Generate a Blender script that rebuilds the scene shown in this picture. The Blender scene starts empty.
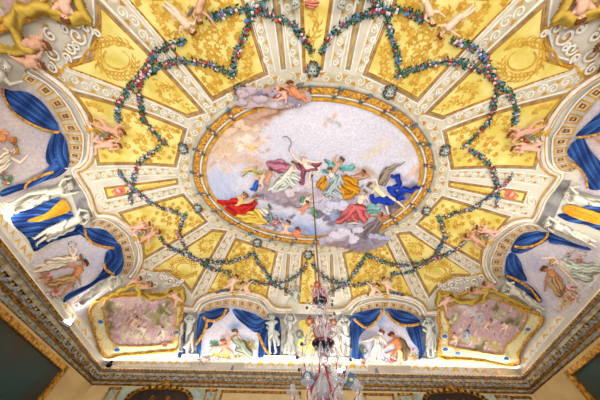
import bpy, math, random
import numpy as np
from mathutils import Vector, Matrix
from mathutils.geometry import delaunay_2d_cdt
random.seed(7); rng = np.random.default_rng(7)
SC = 4.0
F, PIT, ROLL, YAW = 239.7644, 1.054, 0.0332, 0.0263
CX, YC, A, B = 0.0642*SC, 0.732*SC, 1.6886*SC, 1.4289*SC
H, RISE, K = 1.0*SC, 0.6674*SC, 2.0142
scene = bpy.context.scene
COL = scene.collection

# ---------------------------------------------------------------- camera maths
def rays(px, py):
    x = (np.asarray(px, float)-300)/F; y = (200-np.asarray(py, float))/F
    c, s = math.cos(ROLL), math.sin(ROLL); x, y = x*c-y*s, x*s+y*c
    X, Y, Z = x, math.cos(PIT)-y*math.sin(PIT), math.sin(PIT)+y*math.cos(PIT)
    c, s = math.cos(YAW), math.sin(YAW)
    return np.stack([X*c-Y*s, X*s+Y*c, Z+0*X], -1)
def ray1(px, py): return rays([px], [py])[0]
def proj(p):
    X, Y, Z = p; c, s = math.cos(YAW), math.sin(YAW); X, Y = X*c+Y*s, -X*s+Y*c
    w = Y*math.cos(PIT)+Z*math.sin(PIT); v = -Y*math.sin(PIT)+Z*math.cos(PIT)
    x, y = X/w, v/w; c, s = math.cos(ROLL), math.sin(ROLL); x, y = x*c+y*s, -x*s+y*c
    return 300+F*x, 200-F*y

# ---------------------------------------------------------------- vault surface
def gfun(t): return np.sqrt(np.clip(1-np.clip(np.abs(t), 0, 1)**K, 0, 1))
def zs(X, Y): return H+RISE*gfun((X-CX)/A)*gfun((Y-YC)/B)
def hit(px, py):
    R = rays(px, py); lo = H/R[:, 2]; hi = (H+RISE)/R[:, 2]*1.0005
    def ins(t):
        P = R*t[:, None]
        return (P[:, 2] >= zs(P[:, 0], P[:, 1])) & (P[:, 2] > H)
    n = 40; best = hi.copy(); found = np.zeros(len(lo), bool)
    for i in range(n+1):
        t = lo+(hi-lo)*i/n; q = ins(t) & ~found
        best = np.where(q, t, best); found |= q
    a = best-(hi-lo)/n; b = best
    for _ in range(22):
        m = (a+b)/2; q = ins(m); a = np.where(q, a, m); b = np.where(q, m, b)
    return R*a[:, None]
def normals(P):
    e = 0.004; X, Y = P[:, 0], P[:, 1]
    X = np.clip(X, CX-A+.03, CX+A-.03); Y = np.clip(Y, YC-B+.03, YC+B-.03)
    gx = (zs(X+e, Y)-zs(X-e, Y))/(2*e); gy = (zs(X, Y+e)-zs(X, Y-e))/(2*e)
    N = np.stack([gx, gy, -np.ones_like(gx)], -1)
    return N/np.linalg.norm(N, axis=1)[:, None]
def flip(P, m):
    Q = P.copy(); Q[:, 0] = CX+(P[:, 0]-CX)*m[0]; Q[:, 1] = YC+(P[:, 1]-YC)*m[1]; return Q
def surf_px(pts, lift=0., m=(1, 1)):
    pts = np.asarray(pts, float).reshape(-1, 2)
    P = flip(hit(pts[:, 0], pts[:, 1]), m)
    return P+normals(P)*(np.asarray(lift).reshape(-1, 1) if np.ndim(lift) else lift)
def surf_plan(pts, lift=0., m=(1, 1)):      # pts = offsets (S, T) from the vault's centre, metres
    pts = np.asarray(pts, float).reshape(-1, 2)
    X = CX+pts[:, 0]*m[0]; Y = YC+pts[:, 1]*m[1]; P = np.stack([X, Y, zs(X, Y)], -1)
    return P+normals(P)*(np.asarray(lift).reshape(-1, 1) if np.ndim(lift) else lift)
def plan_of(px, py):
    p = hit([px], [py])[0]; return p[0]-CX, p[1]-YC

# ---------------------------------------------------------------- colour and materials
def lin(c):
    return tuple(((v/255)/12.92 if v/255 <= .04045 else ((v/255+.055)/1.055)**2.4) for v in c[:3])
MATS = {}
def mat(name, c1, c2=None, scale=6., rough=.7, metal=0., bump=0., emit=0., detail=4):
    if name in MATS: return MATS[name]
    m = bpy.data.materials.new(name); m.use_nodes = True; nt = m.node_tree; b = nt.nodes['Principled BSDF']
    a = lin(c1); c2 = lin(c2) if c2 else tuple(v*.82 for v in a)
    tc = nt.nodes.new('ShaderNodeTexCoord'); nz = nt.nodes.new('ShaderNodeTexNoise')
    nz.inputs['Scale'].default_value = scale; nz.inputs['Detail'].default_value = detail
    rp = nt.nodes.new('ShaderNodeValToRGB')
    rp.color_ramp.elements[0].position = .38; rp.color_ramp.elements[0].color = (*c2, 1)
    rp.color_ramp.elements[1].position = .6; rp.color_ramp.elements[1].color = (*a, 1)
    nt.links.new(tc.outputs['Object'], nz.inputs['Vector']); nt.links.new(nz.outputs['Fac'], rp.inputs['Fac'])
    nt.links.new(rp.outputs['Color'], b.inputs['Base Color'])
    b.inputs['Roughness'].default_value = rough; b.inputs['Metallic'].default_value = metal
    if rough > .6: b.inputs['Specular IOR Level'].default_value = .15
    if bump:
        bp = nt.nodes.new('ShaderNodeBump'); bp.inputs['Strength'].default_value = bump; bp.inputs['Distance'].default_value = .02
        nt.links.new(nz.outputs['Fac'], bp.inputs['Height']); nt.links.new(bp.outputs['Normal'], b.inputs['Normal'])
    if emit:
        nt.links.new(rp.outputs['Color'], b.inputs['Emission Color']); b.inputs['Emission Strength'].default_value = emit
    MATS[name] = m; return m
def paint_mat():
    if 'fresco_paint' in MATS: return MATS['fresco_paint']
    m = bpy.data.materials.new('fresco_paint'); m.use_nodes = True; nt = m.node_tree; b = nt.nodes['Principled BSDF']
    at = nt.nodes.new('ShaderNodeAttribute'); at.attribute_name = 'Col'
    tc = nt.nodes.new('ShaderNodeTexCoord'); nz = nt.nodes.new('ShaderNodeTexNoise'); nz.inputs['Scale'].default_value = 16; nz.inputs['Detail'].default_value = 8; nz.inputs['Roughness'].default_value = .7
    mr = nt.nodes.new('ShaderNodeMapRange'); mr.inputs['From Min'].default_value = .3; mr.inputs['From Max'].default_value = .7
    mr.inputs['To Min'].default_value = .74; mr.inputs['To Max'].default_value = 1.14
    mx = nt.nodes.new('ShaderNodeMix'); mx.data_type = 'RGBA'; mx.blend_type = 'MULTIPLY'; mx.inputs[0].default_value = 1
    nt.links.new(tc.outputs['Object'], nz.inputs['Vector']); nt.links.new(nz.outputs['Fac'], mr.inputs['Value'])
    nt.links.new(at.outputs['Color'], mx.inputs[6]); nt.links.new(mr.outputs['Result'], mx.inputs[7])
    nt.links.new(mx.outputs[2], b.inputs['Base Color']); b.inputs['Roughness'].default_value = .8; b.inputs['Specular IOR Level'].default_value = .12
    MATS['fresco_paint'] = m; return m

# ---------------------------------------------------------------- object helpers
def tag(o, label=None, cat=None, group=None, kind=None):
    for k, v in (('label', label), ('category', cat), ('group', group), ('kind', kind)):
        if v: o[k] = v
    return o
def mesh_obj(name, V, Fc, m, parent=None, col=None, smooth=True, origin=None):
    V = np.asarray(V, float)
    o0 = np.array(parent['_o']) if (parent is not None and origin is None) else (V.mean(0) if origin is None else np.array(origin))
    me = bpy.data.meshes.new(name); me.from_pydata((V-o0).tolist(), [], [list(map(int, f)) for f in Fc])
    if col is not None:
        at = me.color_attributes.new('Col', 'FLOAT_COLOR', 'POINT')
        c = np.ones((len(V), 4)); c[:, :3] = col; at.data.foreach_set('color', c.ravel())
    me.materials.append(m)
    if smooth and len(me.polygons): me.polygons.foreach_set('use_smooth', [True]*len(me.polygons))
    me.update(); o = bpy.data.objects.new(name, me); COL.objects.link(o)
    if parent is not None: o.parent = parent
    else: o.location = o0
    o['_o'] = [float(v) for v in o0]
    return o
def thing(name, label, cat, loc, group=None, kind=None):
    o = bpy.data.objects.new(name, None); COL.objects.link(o); o.location = [float(v) for v in loc]; o.empty_display_size = .1
    o['_o'] = [float(v) for v in loc]; return tag(o, label, cat, group, kind)
def tile(x0, y0, s): return lambda *p: [(x0+a/s, y0+b/s) for a, b in p]

# ---------------------------------------------------------------- 2D shape tools
def dens(poly, step, closed=True):
    P = [tuple(p) for p in poly]; out = []
    n = len(P) if closed else len(P)-1
    for i in range(n):
        a, b = P[i], P[(i+1) % len(P)]; L = math.dist(a, b); k = max(1, int(math.ceil(L/step)))
        out += [(a[0]+(b[0]-a[0])*j/k, a[1]+(b[1]-a[1])*j/k) for j in range(k)]
    if not closed: out.append(P[-1])
    return out
def smooth(P, n=5, closed=False):
    P = [np.array(p, float) for p in P]; out = []; N = len(P)
    for i in range(N if closed else N-1):
        g = lambda k: P[k % N] if closed else P[max(0, min(N-1, k))]
        p0, p1, p2, p3 = g(i-1), g(i), g(i+1), g(i+2)
        for j in range(n):
            t = j/n; out.append(.5*((2*p1)+(-p0+p2)*t+(2*p0-5*p1+4*p2-p3)*t*t+(-p0+3*p1-3*p2+p3)*t**3))
    if not closed: out.append(P[-1])
    return [tuple(p) for p in out]
def inside(poly, pts):
    x, y = pts[:, 0], pts[:, 1]; r = np.zeros(len(pts), bool); n = len(poly)
    for i in range(n):
        x1, y1 = poly[i]; x2, y2 = poly[(i+1) % n]
        if y1 == y2: continue
        c = ((y1 > y) != (y2 > y)) & (x < (x2-x1)*(y-y1)/(y2-y1)+x1); r ^= c
    return r
def edist(poly, pts, closed=True):
    d = np.full(len(pts), 1e9); n = len(poly) if closed else len(poly)-1
    for i in range(n):
        a = np.array(poly[i]); b = np.array(poly[(i+1) % len(poly)]); ab = b-a; L = max(ab@ab, 1e-12)
        t = np.clip(((pts-a)@ab)/L, 0, 1); q = pts-(a+t[:, None]*ab); d = np.minimum(d, np.hypot(q[:, 0], q[:, 1]))
    return d
def tri(poly, step):
    b = dens(poly, step); pa = np.array(b); mn, mx = pa.min(0), pa.max(0)
    gx, gy = np.meshgrid(np.arange(mn[0]+step/2, mx[0], step), np.arange(mn[1]+step/2, mx[1], step))
    g = np.stack([gx.ravel(), gy.ravel()], -1)
    if len(g):
        g = g[inside(b, g)]
        if len(g): g = g[edist(b, g) > step*.45]
    V = [Vector(p) for p in b]+[Vector(p) for p in g]; n = len(b)
    r = delaunay_2d_cdt(V, [], [list(range(n))], 1, 1e-6)
    return np.array([tuple(v) for v in r[0]]), r[2]
def fill(name, poly, m, lift=.004, parent=None, mir=(1, 1), step=4., plan=False, shade=None, **kw):
    V, Fc = tri(poly, step); col = None; L = lift
    if shade is not None:
        col, dl = shade(V); L = lift+dl; m = paint_mat()
    P = (surf_plan if plan else surf_px)(V, L, mir)
    return mesh_obj(name, P, Fc, m, parent, col)
def ribbon_data(lines, w, plan=False, lift=.006, mir=(1, 1), round_=0., closed=False, step=2.5, taper=False):
    VV, FF = [], []; base = 0
    for ln in lines:
        L = dens(ln, step, closed); P = np.array(L); n = len(P)
        if n < 2: continue
        if closed: T = np.roll(P, -1, 0)-np.roll(P, 1, 0)
        else: T = np.gradient(P, axis=0)
        T /= np.maximum(np.hypot(T[:, 0], T[:, 1])[:, None], 1e-9); Nn = np.stack([-T[:, 1], T[:, 0]], -1)
        ww = np.full(n, w/2.)
        if taper: ww = w/2*(.25+.75*np.sin(np.linspace(.25, 1, n)*math.pi))
        offs = (-1, 0, 1) if not round_ else (-1, -.6, 0, .6, 1)
        lf = {-1: 0, 1: 0, 0: round_, -.6: round_*.75, .6: round_*.75}
        allp = np.concatenate([P+Nn*(ww[:, None]*k) for k in offs]); al = np.concatenate([np.full(n, lift+lf[k]) for k in offs])
        VV.append((surf_plan if plan else surf_px)(allp, al, mir)); q = len(offs)
        for j in range(q-1):
            for i in range(n if closed else n-1):
                i2 = (i+1) % n; FF.append((base+j*n+i, base+j*n+i2, base+(j+1)*n+i2, base+(j+1)*n+i))
        base += n*q
    return np.concatenate(VV), FF
def stroke(name, lines, w, m, lift=.008, parent=None, mir=(1, 1), plan=False, round_=0., closed=False, step=2.5, taper=False):
    if lines and not hasattr(lines[0][0], '__len__'): lines = [lines]
    V, Fc = ribbon_data(lines, w, plan, lift, mir, round_, closed, step, taper)
    return mesh_obj(name, V, Fc, m, parent)
# painted colour fields: blobs = (x, y, rx, ry, angle deg, rgb, softness)
def blobshade(base, blobs, amp=0.06, grain=1.2):
    bl = lin(base)
    def f(V):
        c = np.tile(np.array(bl), (len(V), 1))
        n = np.sin(V[:, 0]*.9+np.sin(V[:, 1]*.7)*2)*np.sin(V[:, 1]*1.1+np.sin(V[:, 0]*.5)*2)
        wob = np.stack([np.sin(V[:, 1]*.55+V[:, 0]*.2), np.sin(V[:, 0]*.5-V[:, 1]*.3)], -1)*grain
        Q = V+wob
        for b in blobs:
            x, y, rx, ry, an, rgb = b[:6]; so = b[6] if len(b) > 6 else .5
            a = math.radians(an); dx, dy = Q[:, 0]-x, Q[:, 1]-y
            u = (dx*math.cos(a)+dy*math.sin(a))/rx; v = (-dx*math.sin(a)+dy*math.cos(a))/ry
            r = np.hypot(u, v); al = np.clip((1-r)/max(so, .02), 0, 1)[:, None]; al = al*al*(3-2*al)
            c = c*(1-al)+np.array(lin(rgb))*al
        return c*(1+amp*n[:, None]), 0.
    return f
def dabs(x0, y0, x1, y1, n, cols, seed, rmin=.8, rmax=2.6, ang=None):
    R = random.Random(seed); return [(R.uniform(x0, x1), R.uniform(y0, y1), R.uniform(rmin, rmax)*1.5, R.uniform(rmin, rmax)*.6, R.uniform(0, 180) if ang is None else ang+R.uniform(-25, 25), R.choice(cols), .6) for _ in range(n)]
# cloth: folds run along guide polylines, light and shade painted into the colour
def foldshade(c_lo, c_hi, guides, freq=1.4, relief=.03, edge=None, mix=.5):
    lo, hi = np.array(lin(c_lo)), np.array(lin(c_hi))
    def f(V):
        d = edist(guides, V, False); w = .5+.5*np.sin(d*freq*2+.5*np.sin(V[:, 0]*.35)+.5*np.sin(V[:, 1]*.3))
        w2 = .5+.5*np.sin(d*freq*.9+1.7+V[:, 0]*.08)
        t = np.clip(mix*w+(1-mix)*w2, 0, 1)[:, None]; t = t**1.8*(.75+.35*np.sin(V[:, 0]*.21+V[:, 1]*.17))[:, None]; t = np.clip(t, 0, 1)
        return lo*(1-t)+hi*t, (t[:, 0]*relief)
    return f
# low relief grown from tapering limbs: caps = (x0,y0,r0, x1,y1,r1[, z])
def relief(caps, step=.55, hs=.02, lift=.012, mir=(1, 1), fold=0., base=(200, 160, 130), dark=.55, blend=True, rim=True):
    C = np.array([list(c)+[0.]*(7-len(c)) for c in caps], float)
    x0 = min((C[:, 0]-C[:, 2]).min(), (C[:, 3]-C[:, 5]).min())-step; x1 = max((C[:, 0]+C[:, 2]).max(), (C[:, 3]+C[:, 5]).max())+step
    y0 = min((C[:, 1]-C[:, 2]).min(), (C[:, 4]-C[:, 5]).min())-step; y1 = max((C[:, 1]+C[:, 2]).max(), (C[:, 4]+C[:, 5]).max())+step
    gx, gy = np.meshgrid(np.arange(x0, x1+step, step), np.arange(y0, y1+step, step)); sh = gx.shape
    G = np.stack([gx.ravel(), gy.ravel()], -1); Hh = np.full(len(G), -1.); S = np.full(len(G), 1e9); tone = np.ones(len(G))
    if fold: G0 = G.copy(); G = G+np.stack([np.sin(G[:, 1]*.55+G[:, 0]*.2), np.sin(G[:, 0]*.6-G[:, 1]*.25)], -1)*.5
    for c in C:
        a = c[:2]; b = c[3:5]; ab = b-a; L = max(ab@ab, 1e-9); t = np.clip(((G-a)@ab)/L, 0, 1); q = G-(a+t[:, None]*ab)
        d = np.hypot(q[:, 0], q[:, 1]); r = c[2]+(c[5]-c[2])*t; h = np.sqrt(np.maximum(r*r-d*d, 0))+c[6]*(d < r)
        if fold:
            sd = (q[:, 0]*ab[1]-q[:, 1]*ab[0])/math.sqrt(L) if L > 1e-6 else d
            k = .62*np.sin(sd*fold+t*2+a[0])+.38*np.sin(sd*fold*.43+1.3+t*3+a[1]); h = h+.35*k*(d < r); tn = .92+.42*k
        else: tn = np.ones(len(G))
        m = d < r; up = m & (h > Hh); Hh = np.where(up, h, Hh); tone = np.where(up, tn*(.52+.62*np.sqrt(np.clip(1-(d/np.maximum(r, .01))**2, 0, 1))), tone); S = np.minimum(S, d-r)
    if fold: G = G0
    ok = (S < step*.35).reshape(sh); Hh = np.maximum(Hh, 0)
    # pull rim vertices onto the outline
    idx = -np.ones(sh, int); keep = np.zeros(sh, bool)
    q = ok[:-1, :-1] & ok[1:, :-1] & ok[:-1, 1:] & ok[1:, 1:]
    keep[:-1, :-1] |= q; keep[1:, :-1] |= q; keep[:-1, 1:] |= q; keep[1:, 1:] |= q
    if not keep.any(): return None
    idx[keep] = np.arange(keep.sum()); jj, ii = np.nonzero(q)
    Fc = np.stack([idx[jj, ii], idx[jj, ii+1], idx[jj+1, ii+1], idx[jj+1, ii]], -1)
    kf = keep.ravel(); V = surf_px(G[kf], lift+Hh[kf]*hs, mir)
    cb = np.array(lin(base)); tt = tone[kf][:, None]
    q_ = np.clip((tt-.45)/.55, 0, 1); col = cb*np.clip(tt, .4, 1.25)*q_+(1-q_)*(cb*np.array([.42, .30, .24]))  # limb and fold shading painted into the vertex colour, browner toward edges
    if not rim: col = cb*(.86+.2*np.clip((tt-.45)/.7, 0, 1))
    return V, Fc, col
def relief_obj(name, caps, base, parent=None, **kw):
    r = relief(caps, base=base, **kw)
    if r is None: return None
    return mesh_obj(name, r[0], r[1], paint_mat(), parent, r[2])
# 3D primitive helpers
def box_data(c, s, rot=None):
    V = np.array([(x, y, z) for x in (-.5, .5) for y in (-.5, .5) for z in (-.5, .5)])*np.array(s)
    if rot is not None: V = V@np.array(rot).T
    return V+np.array(c), [(0, 1, 3, 2), (4, 6, 7, 5), (0, 4, 5, 1), (2, 3, 7, 6), (0, 2, 6, 4), (1, 5, 7, 3)]
def join(ds):
    VV, FF, b = [], [], 0
    for V, Fc in ds:
        VV.append(np.asarray(V)); FF += [tuple(int(i)+b for i in f) for f in Fc]; b += len(V)
    return np.concatenate(VV), FF
def tube_data(path, r, n=8, cap=True):
    P = np.array(path, float); N = len(P); R = np.full(N, r) if np.ndim(r) == 0 else np.array(r, float)
    T = np.gradient(P, axis=0); T /= np.linalg.norm(T, axis=1)[:, None]; V = []; up = np.array([0, 0, 1.]) if abs(T[0][2]) < .9 else np.array([1., 0, 0])
    u = np.cross(T[0], up); u /= np.linalg.norm(u)
    for i in range(N):
        u = u-T[i]*(u@T[i]); u /= np.linalg.norm(u); w = np.cross(T[i], u)
        for k in range(n):
            a = 2*math.pi*k/n; V.append(P[i]+R[i]*(math.cos(a)*u+math.sin(a)*w))
    Fc = [(i*n+k, i*n+(k+1) % n, (i+1)*n+(k+1) % n, (i+1)*n+k) for i in range(N-1) for k in range(n)]
    if cap: Fc += [tuple(range(n))[::-1], tuple((N-1)*n+k for k in range(n))]
    return np.array(V), Fc
def lathe_data(prof, c, n=20):
    V = []; c = np.array(c, float)
    for r, z in prof:
        for k in range(n):
            a = 2*math.pi*k/n; V.append(c+np.array([r*math.cos(a), r*math.sin(a), z]))
    N = len(prof); Fc = [(i*n+k, i*n+(k+1) % n, (i+1)*n+(k+1) % n, (i+1)*n+k) for i in range(N-1) for k in range(n)]
    return np.array(V), Fc
# ================================================================ camera
cd = bpy.data.cameras.new('camera'); cam = bpy.data.objects.new('camera', cd); COL.objects.link(cam); scene.camera = cam
cd.sensor_fit = 'HORIZONTAL'; cd.sensor_width = 36; cd.lens = F/600*36; cd.clip_start = .02
def basis():
    o = []
    for px, py in ((300, 200), (300+F, 200), (300, 200-F)): o.append(ray1(px, py))
    fwd = o[0]; rt = o[1]-o[0]; up = o[2]-o[0]
    return rt/np.linalg.norm(rt), up/np.linalg.norm(up), -fwd/np.linalg.norm(fwd)
r_, u_, b_ = basis(); M = Matrix(((r_[0], u_[0], b_[0], 0), (r_[1], u_[1], b_[1], 0), (r_[2], u_[2], b_[2], 0), (0, 0, 0, 1))); cam.matrix_world = M

# ================================================================ materials
m_cream = mat('aged_cream_plaster', (212, 207, 192), (198, 190, 172), 2)
m_band = mat('pale_scroll_ground', (202, 194, 170), (182, 172, 144), 5)
m_white = mat('white_painted_moulding', (236, 233, 226), (216, 211, 200), 5)
m_grey = mat('grey_recess_paint', (158, 150, 130), (132, 122, 104), 4)
m_lgrey = mat('light_grey_moulding', (190, 184, 170), (168, 160, 144), 4)
m_yel = mat('yellow_panel_ground', (232, 216, 136), (210, 190, 88), 2.2)
m_gold = mat('ochre_gold_paint', (212, 160, 50), (178, 122, 30), 7)
m_arab = mat('ochre_arabesque_paint', (212, 170, 72), (188, 140, 44), 9)
m_gold2 = mat('deep_gold_line', (196, 138, 34), (150, 98, 26), 8)
m_leafgold = mat('gold_leaf_relief', (222, 164, 38), (140, 86, 12), 18, .5, bump=.9)
m_scrollw = mat('white_scroll_paint', (236, 232, 220), (214, 208, 192), 7)
m_giltd = mat('dark_gilding', (176, 126, 44), (96, 62, 20), 14, .42, .35, bump=.4)
m_gilt = mat('bright_gilding', (214, 164, 66), (140, 94, 30), 14, .38, .4, bump=.4)
m_dark = mat('dark_shadow_gap', (60, 44, 26), (40, 28, 18), 8)
m_wall = mat('beige_wall_silk', (214, 190, 142), (200, 174, 124), 1.6)
m_blueg = mat('blue_green_painted_panel', (176, 192, 182), (146, 166, 160), 5)
m_brack = mat('pale_blue_cornice_paint', (170, 184, 190), (126, 138, 146), 9)
m_stone = mat('white_lit_plaster', (238, 236, 230), (224, 221, 212), 4)

# ================================================================ shell
FL = -1.6; BKY = YC-B-.3
def struct(name, data, m, kind='structure'):
    o = mesh_obj(name, data[0], data[1], m, smooth=False); o['kind'] = 'structure'; return o
nu, nv = 180, 160
us = np.sin(np.linspace(-1, 1, nu)*math.pi/2); vs = np.sin(np.linspace(-1, 1, nv)*math.pi/2)
U, W = np.meshgrid(us, vs); X = CX+A*U.ravel(); Y = YC+B*W.ravel()
V = np.stack([X, Y, zs(X, Y)], -1); Fc = [(j*nu+i, j*nu+i+1, (j+1)*nu+i+1, (j+1)*nu+i) for j in range(nv-1) for i in range(nu-1)]
o = mesh_obj('ceiling', V, Fc, m_cream); o['kind'] = 'structure'

# wall base lines come from where the cornice meets each wall
ZB = .90*SC
def at_z(px, py, z): r = ray1(px, py); return r*(z/r[2])
EF = .045*SC
pl, prr = at_z(0, 299.5, ZB), at_z(600, 335, ZB)
YF = YC+B+EF
el0 = .03*SC; er0 = .03*SC
kl = ((CX-A)-pl[0]-el0)/(YC+B-pl[1]); kr = (prr[0]-(CX+A)-er0)/(YC+B-prr[1])
def eL(y): return el0+kl*(YC+B-y)
def eR(y): return er0+kr*(YC+B-y)
xl = lambda y: CX-A-eL(y)
xr = lambda y: CX+A+eR(y)
T_ = .3
def prism(poly, z0, z1):
    n = len(poly); V = [(x, y, z0) for x, y in poly]+[(x, y, z1) for x, y in poly]
    return np.array(V), [tuple(range(n))[::-1], tuple(range(n, 2*n))]+[(i, (i+1) % n, n+(i+1) % n, n+i) for i in range(n)]
struct('floor', prism([(xl(BKY)-T_, BKY-T_), (xr(BKY)+T_, BKY-T_), (xr(YF)+T_, YF+T_), (xl(YF)-T_, YF+T_)], FL-.2, FL), mat('brown_marble_floor', (170, 140, 110), (120, 92, 70), 2, .35))
struct('wall_left', prism([(xl(BKY), BKY), (xl(YF), YF), (xl(YF)-T_, YF), (xl(BKY)-T_, BKY)], FL, H), m_wall)
struct('wall_right', prism([(xr(BKY), BKY), (xr(BKY)+T_, BKY), (xr(YF)+T_, YF), (xr(YF), YF)], FL, H), m_wall)
struct('wall_far', prism([(xl(YF)-T_, YF), (xr(YF)+T_, YF), (xr(YF)+T_, YF+T_), (xl(YF)-T_, YF+T_)], FL, H), m_wall)
struct('wall_back', prism([(xl(BKY)-T_, BKY-T_), (xr(BKY)+T_, BKY-T_), (xr(BKY)+T_, BKY), (xl(BKY)-T_, BKY)], FL, H), m_wall)

# cornice: profile (fraction of the way out to the wall, height)
PROF = [(0, 1.0), (0, .992), (.12, .990), (.12, .984), (.22, .982), (.22, .976), (.30, .972), (.38, .962), (.42, .958), (.60, .957), (.62, .935), (.66, .932), (.70, .926), (.74, .922), (.92, .905), (1, .90)]
def section(y, side):
    e = {'L': eL, 'R': eR}[side](y)
    return [((CX-A-e*f if side == 'L' else CX+A+e*f), y, z*SC) for f, z in PROF]
def far_section(x): return [(x, YC+B+EF*f, z*SC) for f, z in PROF]
# mitred corner sections: x from the side profile, y from the far profile
def corner(side):
    e = el0 if side == 'L' else er0
    return [((CX-A-e*f if side == 'L' else CX+A+e*f), YC+B+EF*f, z*SC) for f, z in PROF]
def strip(s0, s1, i0, i1, n=1):
    V = [];
    for k in range(n+1):
        for i in range(i0, i1+1): V.append([s0[i][c]+(s1[i][c]-s0[i][c])*k/n for c in range(3)])
    q = i1-i0+1
    return np.array(V), [(k*q+i, k*q+i+1, (k+1)*q+i+1, (k+1)*q+i) for k in range(n) for i in range(q-1)]
BK = YC-B
segs = {'left': (section(BK, 'L'), corner('L')), 'far': (corner('L'), corner('R')), 'right': (corner('R'), section(BK, 'R'))}
parts = [('lip', 0, 1, m_stone), ('bead_course', 1, 3, m_gilt), ('cyma_moulding', 3, 5, m_brack), ('cove_moulding', 5, 8, mat('pale_cornice_cream', (196, 186, 160), (150, 132, 96), 6)),
         ('shadow_course', 8, 9, m_dark), ('frieze', 9, 10, m_brack), ('gilt_course', 10, 12, m_giltd), ('rail', 12, 13, m_giltd), ('scroll_frieze', 13, 15, m_blueg)]
ti = 0
for side, (s0, s1) in segs.items():
    ti += 1
    root = thing('trim_%d' % ti, None, None, np.mean([s0[5], s1[5]], 0), kind='structure')
    for nm, a, b, mm in parts: mesh_obj(nm, *strip(s0, s1, a, b, 6), mm, root, smooth=False)
    # beads, brackets and gilt leaves running along the cornice
    L = math.dist(s0[8], s1[8]); d = (np.array(s1[8])-np.array(s0[8]))/L; nrm = {'left': np.array([1., 0, 0]), 'right': np.array([-1., 0, 0]), 'far': np.array([0, -1., 0])}[side]
    up = np.array([0, 0, 1.]); Rm = np.stack([d, nrm, up], 1)
    n = int(L/.115); ds = []
    for k in range(n):
        t = (k+.5)/n; c = np.array(s0[2])*(1-t)+np.array(s1[2])*t+nrm*.012-up*.004
        ds.append(box_data(c, (.06, .05, .045), Rm))
    mesh_obj('bead_row', *join(ds), m_gilt, root, smooth=False)
    m_bk = mat('weathered_bracket_paint', (168, 170, 166), (120, 112, 96), 12)
    n = int(L/.30); pick = range(n)
    for k in pick:
        t = (k+.5)/n; c = np.array(s0[9])*(1-t)+np.array(s1[9])*t; y = c[1]
        w = abs((np.array(s0[9])*(1-t)+np.array(s1[9])*t-np.array(s0[4])*(1-t)-np.array(s1[4])*t)@nrm)*.55
        br = mesh_obj('bracket', *join([box_data(c+nrm*w/2+up*(-.035), (.10, w, .06), Rm), box_data(c+nrm*w*.35+up*(-.075), (.085, w*.7, .03), Rm)]), m_bk, root, smooth=False)
        if k < n-1:
            c2 = c+d*.15; mesh_obj('gilt_leaf', *lathe_data([(0, -.085), (.03, -.06), (.045, -.02), (.03, .0), (.0, .01)], c2+nrm*w*.5, 6), m_gilt, root)
    # gilded scroll on the lowest frieze
    lines = []; n = int(L/.32)
    for k in range(n):
        t = (k+.5)/n; a = np.array(s0[13])*(1-t)+np.array(s1[13])*t; b = np.array(s0[14])*(1-t)+np.array(s1[14])*t; c = (a+b)/2; v = (b-a)
        pts = [c+d*.13*math.cos(q)*(1-.45*q/7)+v*.42*math.sin(q)*(1-.45*q/7)*(1 if k % 2 else -1)+nrm*.012-up*.006 for q in np.linspace(0, 7, 12)]
        lines.append(tube_data(pts, .011, 4))
    mesh_obj('gilt_scrollwork', *join(lines), m_gilt, root)
    for i, r in ((9, .018), (13, .02), (15, .022), (5, .01)):
        a, b = np.array(s0[i]), np.array(s1[i]); mesh_obj('gilt_rod', *tube_data([a+nrm*.01, (a+b)/2+nrm*.01, b+nrm*.01], r, 6), m_giltd, root)

# ================================================================ wall furniture
def on_plane(px, py, P0, N): r = ray1(px, py); return r*((np.dot(P0, N))/(np.dot(r, N)))
def wall_pt(side):
    if side == 'far': P0, N = np.array([0, YF, 0.]), np.array([0, -1., 0])
    elif side == 'left':
        a, b = np.array([xl(0), 0, 0.]), np.array([xl(3), 3, 0.]); d = (b-a)/np.linalg.norm(b-a); P0, N = a, np.array([d[1], -d[0], 0])
    else:
        a, b = np.array([xr(0), 0, 0.]), np.array([xr(3), 3, 0.]); d = (b-a)/np.linalg.norm(b-a); P0, N = a, np.array([-d[1], d[0], 0])
    return P0, N
def bar_path(pts, N, w, dep, closed=True):
    # a mitre-less frame moulding: a rectangular section swept round pts in the wall plane
    ds = []; n = len(pts)
    for i in range(n if closed else n-1):
        a, b = np.array(pts[i]), np.array(pts[(i+1) % n]); L = np.linalg.norm(b-a)
        if L < 1e-4: continue
        d = (b-a)/L; s = np.cross(N, d); R = np.stack([d, s, N], 1); ds.append(box_data((a+b)/2+N*dep/2, (L+w*.9, w, dep), R))
    return join(ds)
def slab(pts, N, dep):
    P = [np.array(p) for p in pts]; n = len(P)
    V = [p for p in P]+[p+N*dep for p in P]
    return np.array(V), [tuple(range(n))[::-1], tuple(range(n, 2*n))]+[(i, (i+1) % n, n+(i+1) % n, n+i) for i in range(n)]
def rect_on(side, u0, u1, z0, z1, off=0.):
    P0, N = wall_pt(side)
    if side == 'far': return [np.array([u, YF-off, z]) for u, z in ((u0, z0), (u1, z0), (u1, z1), (u0, z1))], N
    g = xl if side == 'left' else xr; s = 1 if side == 'left' else -1
    return [np.array([g(u)+s*off, u, z]) for u, z in ((u0, z0), (u1, z0), (u1, z1), (u0, z1))], N
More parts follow.
